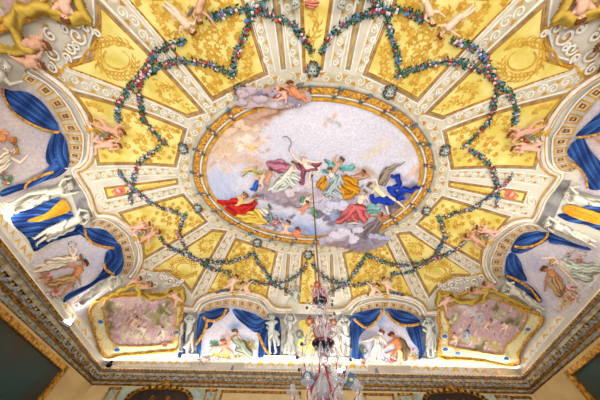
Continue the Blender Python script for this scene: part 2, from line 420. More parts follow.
def picture(side, u0, u1, z0, z1, fw, name, label, canvas, arch=False):
    R, N = rect_on(side, u0, u1, z0, z1)
    if arch:
        cxm = (u0+u1)/2; hw = (u1-u0)/2; rise = .35
        top = [np.array([cxm+hw*math.cos(a), YF, z1-rise+rise*math.sin(a)**.8]) for a in np.linspace(0, math.pi, 15)]
        R = [np.array([u0, YF, z0]), np.array([u1, YF, z0])]+top
    root = thing(name, label, 'painting', np.mean(R, 0))
    cs = mesh_obj('canvas', *slab([p+N*.02 for p in R], N, .02), canvas, root, smooth=False)
    mesh_obj('frame', *bar_path([p+N*.016 for p in R], N, fw, .09), m_gilt, root, smooth=False)
    mesh_obj('inner_slip', *bar_path([p+(np.mean(R, 0)-p)/np.linalg.norm(np.mean(R, 0)-p)*fw*.75 for p in R], N, fw*.3, .06), m_giltd, root, smooth=False)
    return root
m_cv1 = mat('dark_teal_landscape_canvas', (28, 62, 62), (52, 44, 24), 1.1, .45)
m_cv2 = mat('dark_umber_canvas', (52, 30, 20), (20, 14, 12), 2.6, .45)
Pl, Nl = wall_pt('left'); Pr, Nr = wall_pt('right'); Pf, Nf = wall_pt('far')
c1 = on_plane(63, 369, Pl, Nl); c0 = on_plane(4, 318, Pl, Nl)
picture('left', c1[1]-4.2, c1[1], c1[2]-2.6, (c1[2]+c0[2])/2, .12, 'painting', 'large dark teal landscape painting in a gilt frame on the left wall', m_cv1)
c2 = on_plane(571, 374, Pr, Nr)
picture('right', c2[1]-4.2, c2[1], c2[2]-2.6, c2[2], .12, 'painting', 'dark green painting in a gilt frame on the right wall', m_cv1)
def fx(px, py): p = on_plane(px, py, Pf, Nf); return p[0], p[2]
(a0, z0), (a1, _), (_, zt) = fx(129, 397), fx(193, 397), fx(160, 388)
pA = picture('far', a0, a1, zt-1.3, zt, .08, 'painting', 'arched dark figure painting over the left door of the far wall', m_cv2, True)
(b0, z0), (b1, _), (_, zt2) = fx(422, 399), fx(485, 399), fx(455, 391.5)
pB = picture('far', b0, b1, zt2-1.3, zt2, .08, 'painting', 'arched dark figure painting over the right door of the far wall', m_cv2, True)
for root, cc, zz in ((pA, (a0+a1)/2, zt), (pB, (b0+b1)/2, zt2)):
    for k, dx in enumerate((-.22, .25)):
        mesh_obj('painted_head', *lathe_data([(0, 0), (.07, 0.0), (.08, .03), (.07, .1), (.03, .14), (0, .15)], (cc+dx, YF-.05, zz-.36), 10), mat('dim_flesh_paint', (150, 96, 66), (96, 54, 36), 9), root)
    # shell crest on the frame
    ds = [tube_data([(cc, YF-.1, zz+.02), (cc+.17*math.cos(a), YF-.1, zz+.03+.13*math.sin(a))], .02, 5) for a in np.linspace(.2, 2.94, 7)]
    mesh_obj('crest', *join(ds), m_gilt, root)
# painted wall panels of the far wall
def wall_panel(x0, x1, ztop, mm, label, fm=m_giltd):
    R, N = rect_on('far', x0, x1, FL+.9, ztop, .014); root = thing('wall_panel', label, 'wall panel', np.mean(R, 0))
    mesh_obj('field', *slab(R, N, .015), mm, root, smooth=False); mesh_obj('frame', *bar_path(R, N, .06, .05), fm, root, smooth=False); return root
(q0, zz), (q1, _) = fx(112, 391), fx(205, 391)
zp = .893*SC-.06
X_ = lambda px: fx(px, 394)[0]
wall_panel(X_(222), X_(300), zp-.04, m_wall, 'plain beige panel with a gilt frame on the far wall, left of the chandelier')
wall_panel(X_(364), X_(392), zp-.04, m_wall, 'plain beige panel with a gilt frame on the far wall, right of the chandelier')
for u0, u1, lb in ((108, 118, 'slim blue green panel left of the left arched painting'), (206, 216, 'slim blue green panel right of the left arched painting'), (398, 411, 'slim blue green panel left of the right arched painting'), (494, 504, 'slim blue green panel right of the right arched painting')):
    w = wall_panel(X_(u0), X_(u1), zp-.02, m_blueg, lb, m_gilt)
    cx_ = (X_(u0)+X_(u1))/2
    mesh_obj('gilt_scrollwork', *tube_data([(cx_+.05*math.sin(k*1.3), YF-.03, zp-.1-.05*k) for k in range(14)], .015, 5), m_gilt, w)
wall_panel(X_(508), X_(526), zp-.04, mat('pale_grey_panel', (196, 200, 190), (176, 180, 170), 3), 'pale grey framed panel at the far right corner')
# blue-green ground behind the door pictures
for u0, u1, lb in ((104, 219, 'blue green panelled door surround around the left arched painting'), (395, 520, 'blue green panelled door surround around the right arched painting')):
    R, N = rect_on('far', X_(u0), X_(u1), FL, zp+.02, -.0)
    o = mesh_obj('door_surround', *slab(R, N, .012), m_blueg, smooth=False); tag(o, lb, 'door surround')

# ================================================================ lamps that light the room
def area(name, loc, to, sx, sy, power, col=(1, .97, .92)):
    l = bpy.data.lights.new(name, 'AREA'); l.shape = 'RECTANGLE'; l.size = sx; l.size_y = sy; l.energy = power; l.color = col
    o = bpy.data.objects.new(name, l); COL.objects.link(o); o.location = loc
    o.rotation_euler = (Vector(to)-Vector(loc)).to_track_quat('-Z', 'Y').to_euler(); return o
# ================================================================ painted ceiling architecture
LB, RB, LT, RT = (1, 1), (-1, 1), (1, -1), (-1, -1)
QN = {LB: 'lower left', RB: 'lower right', LT: 'upper left', RT: 'upper right'}
tA = tile(80, 170, 5.97); tB = tile(150, 170, 5.97); tC = tile(230, 230, 5.97); tD = tile(150, 230, 5.97); tE = tile(80, 230, 5.97); tG = tile(150, 280, 5.97)
tN = tile(170, 290, 4.6)
def cent(poly): return np.mean(np.array(poly), 0)
def inset(poly, d):
    c = cent(poly); return [tuple(c+(np.array(p)-c)*(1-d/max(np.hypot(*(np.array(p)-c)), 1e-6))) for p in poly]
def base_at(poly, mir, plan=False): return (surf_plan if plan else surf_px)([cent(poly)], 0, mir)[0]

def spiral(cx, cy, r, a0, turns, sgn=1, n=22):
    return [(cx+r*(1-.82*t)*math.cos(a0+sgn*turns*2*math.pi*t), cy+r*(1-.82*t)*math.sin(a0+sgn*turns*2*math.pi*t)) for t in np.linspace(0, 1, n)]
# band of white spirals with ochre wedges: path = centre line, w0 -> w1 widths
def scroll_band(path, w0, w1, mir, label, group, plan=False, per=1.0):
    P = np.array(smooth(path, 4) if len(path) > 2 else dens(path, 3, False)); seg = np.hypot(*np.diff(P, axis=0).T); s = np.concatenate([[0], np.cumsum(seg)]); L = s[-1]
    step = 3. if not plan else .1
    def at(t, off=0.):
        t = min(max(t, 0), 1)*L; x, y = np.interp(t, s, P[:, 0]), np.interp(t, s, P[:, 1]); e = L*.01
        dx = np.interp(t+e, s, P[:, 0])-np.interp(t-e, s, P[:, 0]); dy = np.interp(t+e, s, P[:, 1])-np.interp(t-e, s, P[:, 1]); q = math.hypot(dx, dy)
        return (x-dy/q*off, y+dx/q*off), (dx/q, dy/q)
    W = lambda t: w0+(w1-w0)*t
    a = [at(t, W(t)/2)[0] for t in np.linspace(0, 1, 12)]; b = [at(t, -W(t)/2)[0] for t in np.linspace(0, 1, 12)]
    poly = a+b[::-1]
    root = thing('scroll_band', label, 'ornament band', base_at(poly, mir, plan), group)
    fill('ground', poly, m_band, .004, root, mir, step*1.4, plan)
    k_ = 1. if not plan else .025
    stroke('border_line', [a, b], .9*k_, m_scrollw, .008, root, mir, plan, step=step)
    a2 = [at(t, W(t)*.40)[0] for t in np.linspace(0, 1, 12)]; b2 = [at(t, -W(t)*.40)[0] for t in np.linspace(0, 1, 12)]
    t = 0; i = 0; sp, wd = [], []; n = max(2, int(round(L/((w0+w1)/2*.72*per))))
    for i in range(n):
        t = (i+.5)/n; w = W(t); sg = 1 if i % 2 else -1; (x, y), (dx, dy) = at(t, sg*w*.10)
        r = w*.31; a0 = math.atan2(dy, dx)+(math.pi if sg > 0 else 0)
        sp.append(spiral(x, y, r, a0, 1.35, -sg, 16))
        (ax, ay), _ = at(t-.62/n, -sg*w*.36); (bx, by), _ = at(t, -sg*w*.36); (cx_, cy_), _ = at(t-.35/n, -sg*w*.12)
        wd.append([(ax, ay), (bx, by), (cx_, cy_)])
    for l in sp: stroke('white_spiral', [l], .8*k_, m_scrollw, .010, root, mir, plan, step=1.2*k_)
    for q in wd:
        V, Fc = tri(q, 50); mesh_obj('ochre_wedge', (surf_plan if plan else surf_px)(V, .009, mir), Fc, m_gold, root)
    return root

# yellow coffered panel: shadow recess, mouldings, yellow field, ochre arabesques
def yellow_panel(poly, mir, label, orn, plan=False, rec=3.2, group=None, fieldm=None, scal=()):
    root = thing('ceiling_panel', label, 'ceiling panel', base_at(poly, mir, plan), group)
    big = expand(poly, rec); mid = expand(poly, rec*.42)
    fill('recess', big, m_grey, .0045, root, mir, 4, plan)
    stroke('outer_moulding', [big+[big[0]]], .9, m_scrollw, .010, root, mir, plan)
    stroke('bead_line', [mid+[mid[0]]], .8, m_gold2, .010, root, mir, plan)
    fill('field', poly, fieldm or m_yel, .007, root, mir, 4, plan)
    stroke('gold_edge', [poly+[poly[0]]], .7, m_gold2, .011, root, mir, plan)
    if orn: stroke('arabesque', [l for l in orn if len(l) > 1], 1.2, m_arab, .012, root, mir, plan, step=1.4, taper=True)
    return root
def expand(poly, d):
    P = [np.array(p, float) for p in poly]; n = len(P); ar = sum(P[i][0]*P[(i+1) % n][1]-P[(i+1) % n][0]*P[i][1] for i in range(n)); sg = 1 if ar > 0 else -1; out = []
    for i in range(n):
        a, b, c = P[i-1], P[i], P[(i+1) % n]
        u = (b-a)/max(np.hypot(*(b-a)), 1e-6); v = (c-b)/max(np.hypot(*(c-b)), 1e-6)
        n1 = np.array([u[1], -u[0]])*sg; n2 = np.array([v[1], -v[0]])*sg; k = n1+n2; q = max(k@k, .5)
        out.append(tuple(b+k*2/q*d if q > .9 else b+(n1+n2)/2*d*1.2))
    return out
def leafs(line, every=2.4, size=2.4, seed=0):
    R = random.Random(seed); D = dens(line, every, False); out = []
    for i in range(1, len(D)-1):
        dx, dy = D[i+1][0]-D[i-1][0], D[i+1][1]-D[i-1][1]; q = math.hypot(dx, dy) or 1; dx /= q; dy /= q
        s = 1 if i % 2 else -1; z = size*R.uniform(.7, 1.25); x, y = D[i]
        out.append([(x, y), (x+(dx*.5-dy*s)*z*.6, y+(dy*.5+dx*s)*z*.6), (x+(dx*1.2-dy*s)*z, y+(dy*1.2+dx*s)*z*.9)])
    return out
def arab(poly, n, seed, rmin=2.2, rmax=4.6):
    # symmetric-ish filling of C scrolls with leaf sprigs inside poly
    R = random.Random(seed); pts = np.array(poly); mn, mx = pts.min(0), pts.max(0); got = []; out = []
    for _ in range(n*40):
        if len(got) >= n: break
        r = R.uniform(rmin, rmax); p = np.array([[R.uniform(mn[0], mx[0]), R.uniform(mn[1], mx[1])]])
        if not inside(poly, p)[0] or edist(poly, p)[0] < r*1.05: continue
        if any(math.dist(p[0], g[:2]) < (r+g[2])*.85 for g in got): continue
        got.append((p[0][0], p[0][1], r)); s = spiral(p[0][0], p[0][1], r, R.uniform(0, 6.28), 1.1, R.choice((-1, 1)), 14); out.append(s); out += leafs(s, 2.0, r*.45, seed+len(got))
    return out

pSide = tB((195, 155), (325, 305), (180, 400))+tE((390, 155), (384, 90))+tA((340, 395), (300, 330), (250, 260))
pSide = smooth(tB((195, 155), (325, 305)), 1)+tB((180, 400))+tE((390, 155), (384, 80))+tA((340, 392), (292, 320), (250, 260))
pCorner = tD((375, 8), (438, 16), (248, 355))+smooth(tD((248, 355), (205, 302), (150, 262), (120, 238), (60, 236), (20, 235)), 4)[1:-1]+tD((18, 234))
pArch = tC((38, 62), (270, 137), (213, 397))+[(264, 302), (258, 296.5), (247, 291), (235, 289.2), (222, 289.5), (208, 292)]
pAxis = tA((155, 112), (575, 60), (576, 76), (170, 160))
pFar = tC((437, 140), (497, 150), (515, 395))+[(316.5, 303), (299.5, 302)]+tC((420, 397))
for mir in (LB, RB, LT, RT):
    q = QN[mir]; sd = 'left' if mir[0] > 0 else 'right'
    wre = (184.3, 267.7)
    circ = [[(wre[0]+12.5*math.cos(a)+1.5*math.sin(3*a), wre[1]+8.6*math.sin(a)) for a in np.linspace(.3, 6.2, 40)]]
    orn = circ+leafs(circ[0], 2.1, 2.6, 3)+[[(wre[0]+8*math.cos(a), wre[1]+5*math.sin(a)) for a in np.linspace(2, 7, 16)]]
    c2 = [(206+6.5*math.cos(a), 245.5+5*math.sin(a)) for a in np.linspace(0, 6, 24)]; orn += [c2]+leafs(c2, 2, 2, 5)+leafs([(198, 256), (210, 242), (219, 233)], 2.4, 2.2, 6)
    yellow_panel(pCorner, mir, 'long yellow panel with an ochre leaf wreath tapering from the oval to the %s corner cartouche' % q, orn)
    o = arab(pSide, 46, 11, 1.5, 4.4)
    yellow_panel(pSide, mir, 'yellow arabesque panel between the oval and the %s side arch' % q, o)
    o = arab(pArch, 54, 12, 1.5, 4.8)
    if mir[1] > 0: lb = 'yellow arabesque panel above the %s arch of the far wall' % sd
    else: lb = 'yellow arabesque panel at the %s edge of the photo beside the top axis' % q
    yellow_panel(pArch, mir, lb, o)
for mir in (LB, RB):
    sd = 'left' if mir[0] > 0 else 'right'
    rt = yellow_panel(pAxis, mir, 'narrow wedge panel with a pink shell on the %s axis of the vault' % sd, leafs(tA((230, 135), (560, 72)), 1.6, 1.4, 2), rec=2.6)
    sh = tA((185, 130), (205, 112), (240, 92), (262, 100), (272, 122), (262, 145), (235, 152), (205, 148))
    fill('pink_shell', sh, None, .02, rt, mir, 1., shade=blobshade((206, 120, 96), [(118.5, 191, 3, 1.2, 90, (240, 200, 176)), (114, 192, 2, 1, 90, (235, 180, 150)), (121, 190, 2.5, .9, 80, (160, 70, 56))]))
    sp = [spiral(*tA((115, 160))[0], 5.2, 2.5, 1.4, 1), spiral(*tA((130, 130))[0], 2.6, 0, 1.2, -1), spiral(*tA((140, 190))[0], 2.6, 1, 1.2, 1)]
    stroke('white_volute', sp, 1., m_scrollw, .012, rt, mir, step=1.4); stroke('gold_volute_line', [[(x+1.0, y+.4) for x, y in l] for l in sp], .5, m_gold, .011, rt, mir, step=1.4)
for mir, lb in ((LB, 'narrow yellow panel on the far axis, behind the chandelier rod'), (LT, 'narrow yellow panel on the top axis of the photo')):
    yellow_panel(pFar, mir, lb, leafs(smooth([(308, 260), (306, 268), (310, 276), (305, 285), (309, 297)], 6), 2, 3.2, 4)+[smooth([(308, 260), (306, 268), (310, 276), (305, 285), (309, 297)], 6)], rec=2.4)
# thin recessed strips either side of the far axis
strip_ = tC((338, 138), (362, 141), (350, 397), (318, 397))
for mir in (LB, RB, LT, RT):
    q = QN[mir]; sd = q
    rt = thing('recessed_strip', 'thin recessed grey strip between scroll bands, %s of the long axis' % q, 'recessed strip', base_at(strip_, mir), 'thin strips beside the axis panels')
    fill('recess', strip_, m_grey, .005, rt, mir, 4); stroke('edge', [strip_+[strip_[0]]], .8, m_scrollw, .009, rt, mir)
    stroke('gold_line', [tC((350, 150), (334, 392))], 1., m_gold, .008, rt, mir)
    def sb(path, w0, w1, lab, grp): scroll_band(path, w0, w1, mir, lab, grp)
    g = 'scroll bands radiating from the oval'
    sb(tA((135, 218), (350, 172), (597, 118)), 9, 6.6, '%s scroll band beside the pink shell wedge' % q, g)
    sb([(143, 269), (150, 262.8), (178, 246), (209, 227.5)], 9.5, 7.5, '%s scroll band between side panel and wreath panel' % q, g)
    sb([(196, 300), (214, 264), (231, 233)], 9.5, 7, '%s scroll band between wreath panel and long end panel' % q, g)
    sb(tC((298, 132), (250, 397)), 6.6, 7.4, '%s scroll band outside the thin strip' % q, g)
    sb(tC((400, 150), (368, 397)), 6.6, 7.6, '%s scroll band inside the thin strip' % q, g)

# ---------------------------------------------------------------- oval rings
def ab(L, R_, T, Bt):
    l, r, t, b = plan_of(*L), plan_of(*R_), plan_of(*T), plan_of(*Bt); return (r[0]-l[0])/2, (b[1]-t[1])/2
E_in = ab((203, 160), (427, 154), (310, 102.7), (309.5, 237)); E_g0 = ab((198, 160), (433, 154), (310, 96), (310.6, 240)); E_g1 = ab((190.4, 166), (440, 154), (310, 89.8), (320, 246.5))
E_out = (E_g1[0]+.34, E_g1[1]+.32)
print('ellipses', E_in, E_g0, E_g1)
# oval centre in plan (slight measured offsets folded in)
OC = (0.0, 0.0)
def ell(E, n=96, a0=0, a1=2*math.pi): return [(OC[0]+E[0]*math.cos(a), OC[1]+E[1]*math.sin(a)) for a in np.linspace(a0, a1, n, endpoint=(a1-a0 < 6.28))]
def ring(name, E0, E1, m, l0, l1, parent, n=128, k=1, bulge=0.):
    V, Ff = [], []; ls = []
    for j in range(k+1):
        t = j/k; E = (E0[0]+(E1[0]-E0[0])*t, E0[1]+(E1[1]-E0[1])*t); V += ell(E, n); ls += [l0+(l1-l0)*t+bulge*math.sin(math.pi*t)]*n
    for j in range(k):
        for i in range(n): Ff.append((j*n+i, j*n+(i+1) % n, (j+1)*n+(i+1) % n, (j+1)*n+i))
    return mesh_obj(name, surf_plan(V, np.array(ls)), Ff, m, parent)
add = lambda E, d: (E[0]+d, E[1]+d)
fr = thing('oval_frame', 'gold leaf and grey oval frame around the central sky fresco', 'oval frame', surf_plan([(0, 0)])[0])
ring('scroll_ground', E_out, add(E_g1, .05), m_band, .004, .005, fr)
ring('outer_rail', add(E_g1, .10), E_g1, m_lgrey, .01, .02, fr, k=5, bulge=.03)
ring('dark_groove', E_g1, add(E_g1, -.03), m_grey, .006, .006, fr)
ring('gold_leaf_band', add(E_g1, -.02), add(E_g0, .03), m_leafgold, .012, .012, fr, k=6, bulge=.05, n=220)
ring('grey_moulding', add(E_g0, .05), add(E_in, .12), m_lgrey, .008, .03, fr, k=5, bulge=.02)
ring('white_bead', add(E_in, .16), add(E_in, .11), m_scrollw, .02, .03, fr, k=3, bulge=.02)
ring('inner_moulding', add(E_in, .12), add(E_in, .06), m_grey, .03, .01, fr, k=3)
ring('gilt_lip', add(E_in, .07), add(E_in, -.01), m_gold, .012, .03, fr, k=3, bulge=.02)
# raised leaves on the gold band
ds = []
mid = ((E_g1[0]+E_g0[0])/2, (E_g1[1]+E_g0[1])/2)
for i in range(230):
    a = 2*math.pi*i/230; w = (E_g1[0]-E_g0[0])*.36
    for s in (-1, 1):
        c = (OC[0]+(mid[0]+s*w*.5)*math.cos(a), OC[1]+(mid[1]+s*w*.5)*math.sin(a)); r = .045
        pts = [c]+[(c[0]+r*math.cos(q)*(.7+.5*random.random()), c[1]+r*math.sin(q)*(.7+.5*random.random())) for q in np.linspace(0, 6.28, 7)[:-1]]
        V = surf_plan(pts, np.array([.085]+[.05]*6)); ds.append((V, [(0, k, k % 6+1) for k in range(1, 7)]))
mesh_obj('gilt_leaves', *join(ds), m_leafgold, fr)
# scrolls in the ring
mring = ((E_out[0]+E_g1[0]+.1)/2, (E_out[1]+E_g1[1]+.1)/2)
sp, wd = [], []; n = 74
per = ell(mring, 720); per.append(per[0]); PP = np.array(per); ss = np.concatenate([[0], np.cumsum(np.hypot(*np.diff(PP, axis=0).T))])
for i in range(n):
    t = ss[-1]*(i+.5)/n; x, y = np.interp(t, ss, PP[:, 0]), np.interp(t, ss, PP[:, 1]); nn = np.array([x, y])/math.hypot(x, y); sg = 1 if i % 2 else -1
    sp.append(spiral(x+nn[0]*.02*sg, y+nn[1]*.02*sg, .10, math.atan2(nn[1], nn[0]), 1.3, sg, 16))
    t2 = t-ss[-1]*.5/n; x, y = np.interp(t2, ss, PP[:, 0]), np.interp(t2, ss, PP[:, 1]); tt = np.array([-nn[1], nn[0]]); c = np.array([x, y])-nn*sg*.09
    wd.append([tuple(c-tt*.08), tuple(c+tt*.08), tuple(c+nn*sg*.08)])
[stroke('white_spiral', [l], .022, m_scrollw, .012, fr, plan=True, step=.03) for l in sp]
[mesh_obj('ochre_wedge', surf_plan(tri(q, 5)[0], .01), tri(q, 5)[1], m_gold, fr) for q in wd]
# little bouquets bound round the gold band
m_fl = {'red': mat('crimson_flower_paint', (186, 44, 40), (140, 24, 30), 20), 'white': mat('blush_flower_paint', (238, 214, 214), (220, 150, 150), 20), 'blue': mat('blue_flower_paint', (104, 148, 206), (60, 104, 176), 20), 'orange': mat('coral_flower_paint', (222, 112, 84), (190, 70, 60), 20)}
m_lf = mat('teal_green_leaf_paint', (78, 134, 120), (40, 84, 72), 14); m_lf2 = mat('deep_green_leaf_paint', (44, 84, 66), (24, 50, 44), 14)
def blob_mesh(nm, m):
    V, Fc = lathe_data([(0, .5), (.5, .38), (.85, .12), (1, -.2)], (0, 0, 0), 7); me = bpy.data.meshes.new(nm); me.from_pydata(V.tolist(), [], [list(f) for f in Fc]); me.materials.append(m); me.polygons.foreach_set('use_smooth', [True]*len(me.polygons)); return me
BL = {k: blob_mesh('blossom', m) for k, m in m_fl.items()}
def put_blossom(parent, P, N, r, key, name='blossom'):
    o = bpy.data.objects.new(name, BL[key]); COL.objects.link(o); o.parent = parent; o0 = Vector(parent['_o'])
    q = Vector(N).to_track_quat('Z', 'Y'); o.matrix_basis = Matrix.Translation(Vector(P)-o0) @ q.to_matrix().to_4x4() @ Matrix.Diagonal((r, r, r*.7, 1)); return o
def leaf_cloud(P2, rad, n, plan=False, mir=LB, sz=1.2, lift=.03, R=random):
    ds = []; pts = []; lf = []
    for k in range(n):
        x, y = P2[R.randrange(len(P2))]; a = R.uniform(0, 6.28); d = rad*math.sqrt(R.random()); cx, cy = x+d*math.cos(a), y+d*math.sin(a); b = R.uniform(0, 6.28); s = sz*R.uniform(.6, 1.2)
        dx, dy = math.cos(b)*s, math.sin(b)*s; pts += [(cx-dx, cy-dy), (cx-dy*.38, cy+dx*.38), (cx+dx, cy+dy), (cx+dy*.38, cy-dx*.38)]; l = lift*R.uniform(.5, 1); lf += [l, l+.012, l, l+.012]
    V = (surf_plan if plan else surf_px)(pts, np.array(lf), mir); return V, [(4*k, 4*k+1, 4*k+2, 4*k+3) for k in range(n)]
for i in range(26):
    t = ss[-1]*(i+.3)/26; x, y = np.interp(t, ss, PP[:, 0]), np.interp(t, ss, PP[:, 1]); an = math.atan2(y/mring[1], x/mring[0]); x, y = mid[0]*math.cos(an), mid[1]*math.sin(an); nn = np.array([x, y])/math.hypot(x, y); tt = np.array([-nn[1], nn[0]])
    cl = mesh_obj('bouquet', *leaf_cloud([tuple(np.array([x, y])+nn*q*.12+tt*q*.06) for q in (-1, -.5, 0, .5, 1)], .05, 26, True, sz=.045, lift=.09), m_lf, fr)
    for j, key in enumerate(('red', 'white', 'red', 'blue')):
        c = np.array([x, y])+nn*(j-1.5)*.075+tt*(j-1.5)*.045; P = surf_plan([c], .08); put_blossom(cl, P[0], normals(P)[0], .034, key)

# ---------------------------------------------------------------- side mouldings, archivolts and arches
archF = dict(out=tG((195, 170))+tN((110, 90), (124, 72), (140, 50), (180, 30), (240, 16), (300, 11), (370, 18), (430, 40), (465, 78), (500, 93), (560, 95)),
             c0=tN((138, 95), (152, 72), (180, 55), (240, 40), (300, 36), (360, 44), (420, 68), (452, 105)), c1=tN((150, 118), (165, 100), (190, 86), (240, 75), (290, 70), (350, 82), (400, 100), (437, 133)), n=9)
archS = dict(out=tA((0, 75), (45, 140), (92, 265), (150, 276), (210, 292), (270, 335), (330, 392))+tE((340, 60), (358, 110), (363, 160), (350, 210), (322, 258), (298, 284)),
             c0=tA((74, 300), (120, 288), (180, 303), (240, 345), (288, 392))+tE((300, 72), (322, 130), (326, 180), (315, 222), (280, 268)),
             c1=tA((50, 345), (108, 330), (160, 354), (208, 396))+tE((215, 60), (246, 110), (262, 170), (258, 222), (238, 258)), n=10)
def resample(P, n):
    P = np.array(smooth(P, 6)); s = np.concatenate([[0], np.cumsum(np.hypot(*np.diff(P, axis=0).T))]); t = np.linspace(0, s[-1], n)
    return [(np.interp(v, s, P[:, 0]), np.interp(v, s, P[:, 1])) for v in t]
def off(line, d):
    P = np.array(line); T = np.gradient(P, axis=0); T /= np.hypot(T[:, 0], T[:, 1])[:, None]; return [tuple(v) for v in P+np.stack([-T[:, 1], T[:, 0]], -1)*d]
m_coffer = mat('coffer_soffit_grey', (196, 190, 178), (170, 164, 152), 6); m_brown = mat('coffer_brown', (128, 92, 40), (98, 66, 26), 8)
def arch(D, mir, label, group=None):
    root = thing('painted_arch', label, 'arch', base_at(D['c0'], mir), group)
    n = D['n']; a, b = resample(D['c0'], n*20+1), resample(D['c1'], n*20+1)
    fill('soffit', a+b[::-1], m_coffer, .03, root, mir, 3)
    o = smooth(D['out'], 5)
    stroke('white_moulding', [o], 4.4, m_white, .035, root, mir, round_=.05, step=2)
    stroke('outer_gold_line', [off(o, 0.0)], .75, m_gold, .095, root, mir, step=2)
    stroke('inner_gold_line', [off(o, -3.6)], 1.1, m_gold, .02, root, mir, step=2)
    stroke('grey_fillet', [off(o, 2.6)], .7, m_lgrey, .05, root, mir, step=2)  # shadow line of the moulding, painted in grey
    stroke('rim', [a], 1.1, m_white, .06, root, mir, round_=.02, step=2); stroke('intrados_line', [b], .7, m_lgrey, .05, root, mir, step=2)
    for k in range(n):
        q = lambda u, v: tuple(np.array(a[int(round((k+u)*20))])*(1-v)+np.array(b[int(round((k+u)*20))])*v)
        sq = lambda e, f: [q(.5-e, .5-f), q(.5, .5-f), q(.5+e, .5-f), q(.5+e, .5+f), q(.5, .5+f), q(.5-e, .5+f)]
        def lerpq(e, f):
            c = np.array(q(.5, .5)); g = [np.array(p) for p in sq(.36, .42)]; return [tuple(c+(p-c)*np.array([1, 1])*e) for p in g]
        cf = fill('coffer', lerpq(1.05, 0), m_gold, .036, root, mir, 6); V, Fc = tri(lerpq(.72, 0), 6); mesh_obj('coffer_recess', surf_px(V, .040, mir), Fc, m_coffer, cf)
        V, Fc = tri(lerpq(.46, 0), 6); mesh_obj('coffer_field', surf_px(V, .043, mir), Fc, m_brown, cf); mm = blob_px(q(.5, .5), .9, mir); mesh_obj('boss', *mm, m_leafgold, cf)
    return root
def blob_px(c, r, mir, h=.03, l=.045):
    pts = [c]+[(c[0]+r*math.cos(a), c[1]+r*math.sin(a)) for a in np.linspace(0, 6.283, 9)[:-1]]; V = surf_px(pts, np.array([l+h]+[l]*8), mir); return V, [(0, k, k % 8+1) for k in range(1, 9)]
for mir, lb in ((LB, 'coffered painted arch on the left of the far wall cove'), (RB, 'coffered painted arch on the right of the far wall cove')): arch(archF, mir, lb)
for mir in (LB, RB, LT, RT):
    q = {LB: 'nearer the far left corner', RB: 'nearer the far right corner', LT: 'in the upper left of the photo', RT: 'in the upper right of the photo'}[mir]
    arch(archS, mir, 'coffered painted arch of the side cove %s' % q)
# grey architrave zones under the mouldings (behind the statues)
m_niche = mat('grey_painted_niche', (148, 146, 142), (112, 110, 112), 3); m_fblue = mat('cobalt_drapery_ground', (34, 62, 130), (16, 28, 70), 3)
# ================================================================ figures
SK = (230, 196, 170); SK2 = (206, 160, 130); SKP = (242, 218, 198); STN = (196, 200, 192); BRN = (110, 64, 34); GRY = (150, 150, 140)
def body_caps(head, chest, hip, arms=(), legs=(), r=2.0, sh=None, fat=1.):
    head, chest, hip = np.array(head, float), np.array(chest, float), np.array(hip, float)
    ax = hip-chest; L = np.hypot(*ax) or 1; ax /= L; pr_ = np.array([-ax[1], ax[0]]); C = []
    nk = chest-ax*r*.2; C.append((*head, r, *head, r, .5)); hd = head-nk; C.append((*(nk), r*.5, *(nk+hd*.6), r*.45))
    C.append((*chest, r*1.25*fat, *hip, r*1.1*fat)); s1, s2 = chest+pr_*r*1.05, chest-pr_*r*1.05; C.append((*s1, r*.7, *s2, r*.7))
    h1, h2 = hip+pr_*r*.55, hip-pr_*r*.55
    for k, a in enumerate(arms):
        a = [np.array(q, float) for q in a]; s = s1 if np.hypot(*(a[0]-s1)) < np.hypot(*(a[0]-s2)) else s2
        if len(a) == 1: a = [(s+a[0])/2+pr_*.3, a[0]]
        C.append((*s, r*.6*fat, *a[0], r*.45*fat, .3)); C.append((*a[0], r*.45*fat, *a[1], r*.3*fat, .3)); d = a[1]-a[0]; d = d/(np.hypot(*d) or 1); C.append((*a[1], r*.32, *(a[1]+d*r*.6), r*.26, .3))
    for k, l in enumerate(legs):
        l = [np.array(q, float) for q in l]; h = h1 if np.hypot(*(l[0]-h1)) < np.hypot(*(l[0]-h2)) else h2
        if len(l) == 1: l = [(h+l[0])/2, l[0]]
        C.append((*h, r*.85*fat, *l[0], r*.6*fat, .2)); C.append((*l[0], r*.6*fat, *l[1], r*.34*fat, .2)); d = l[1]-l[0]; d = d/(np.hypot(*d) or 1); n = np.array([-d[1], d[0]])
        C.append((*l[1], r*.34, *(l[1]+d*r*.25+n*r*.55*(1 if k else -1)), r*.28, .2))
    return C
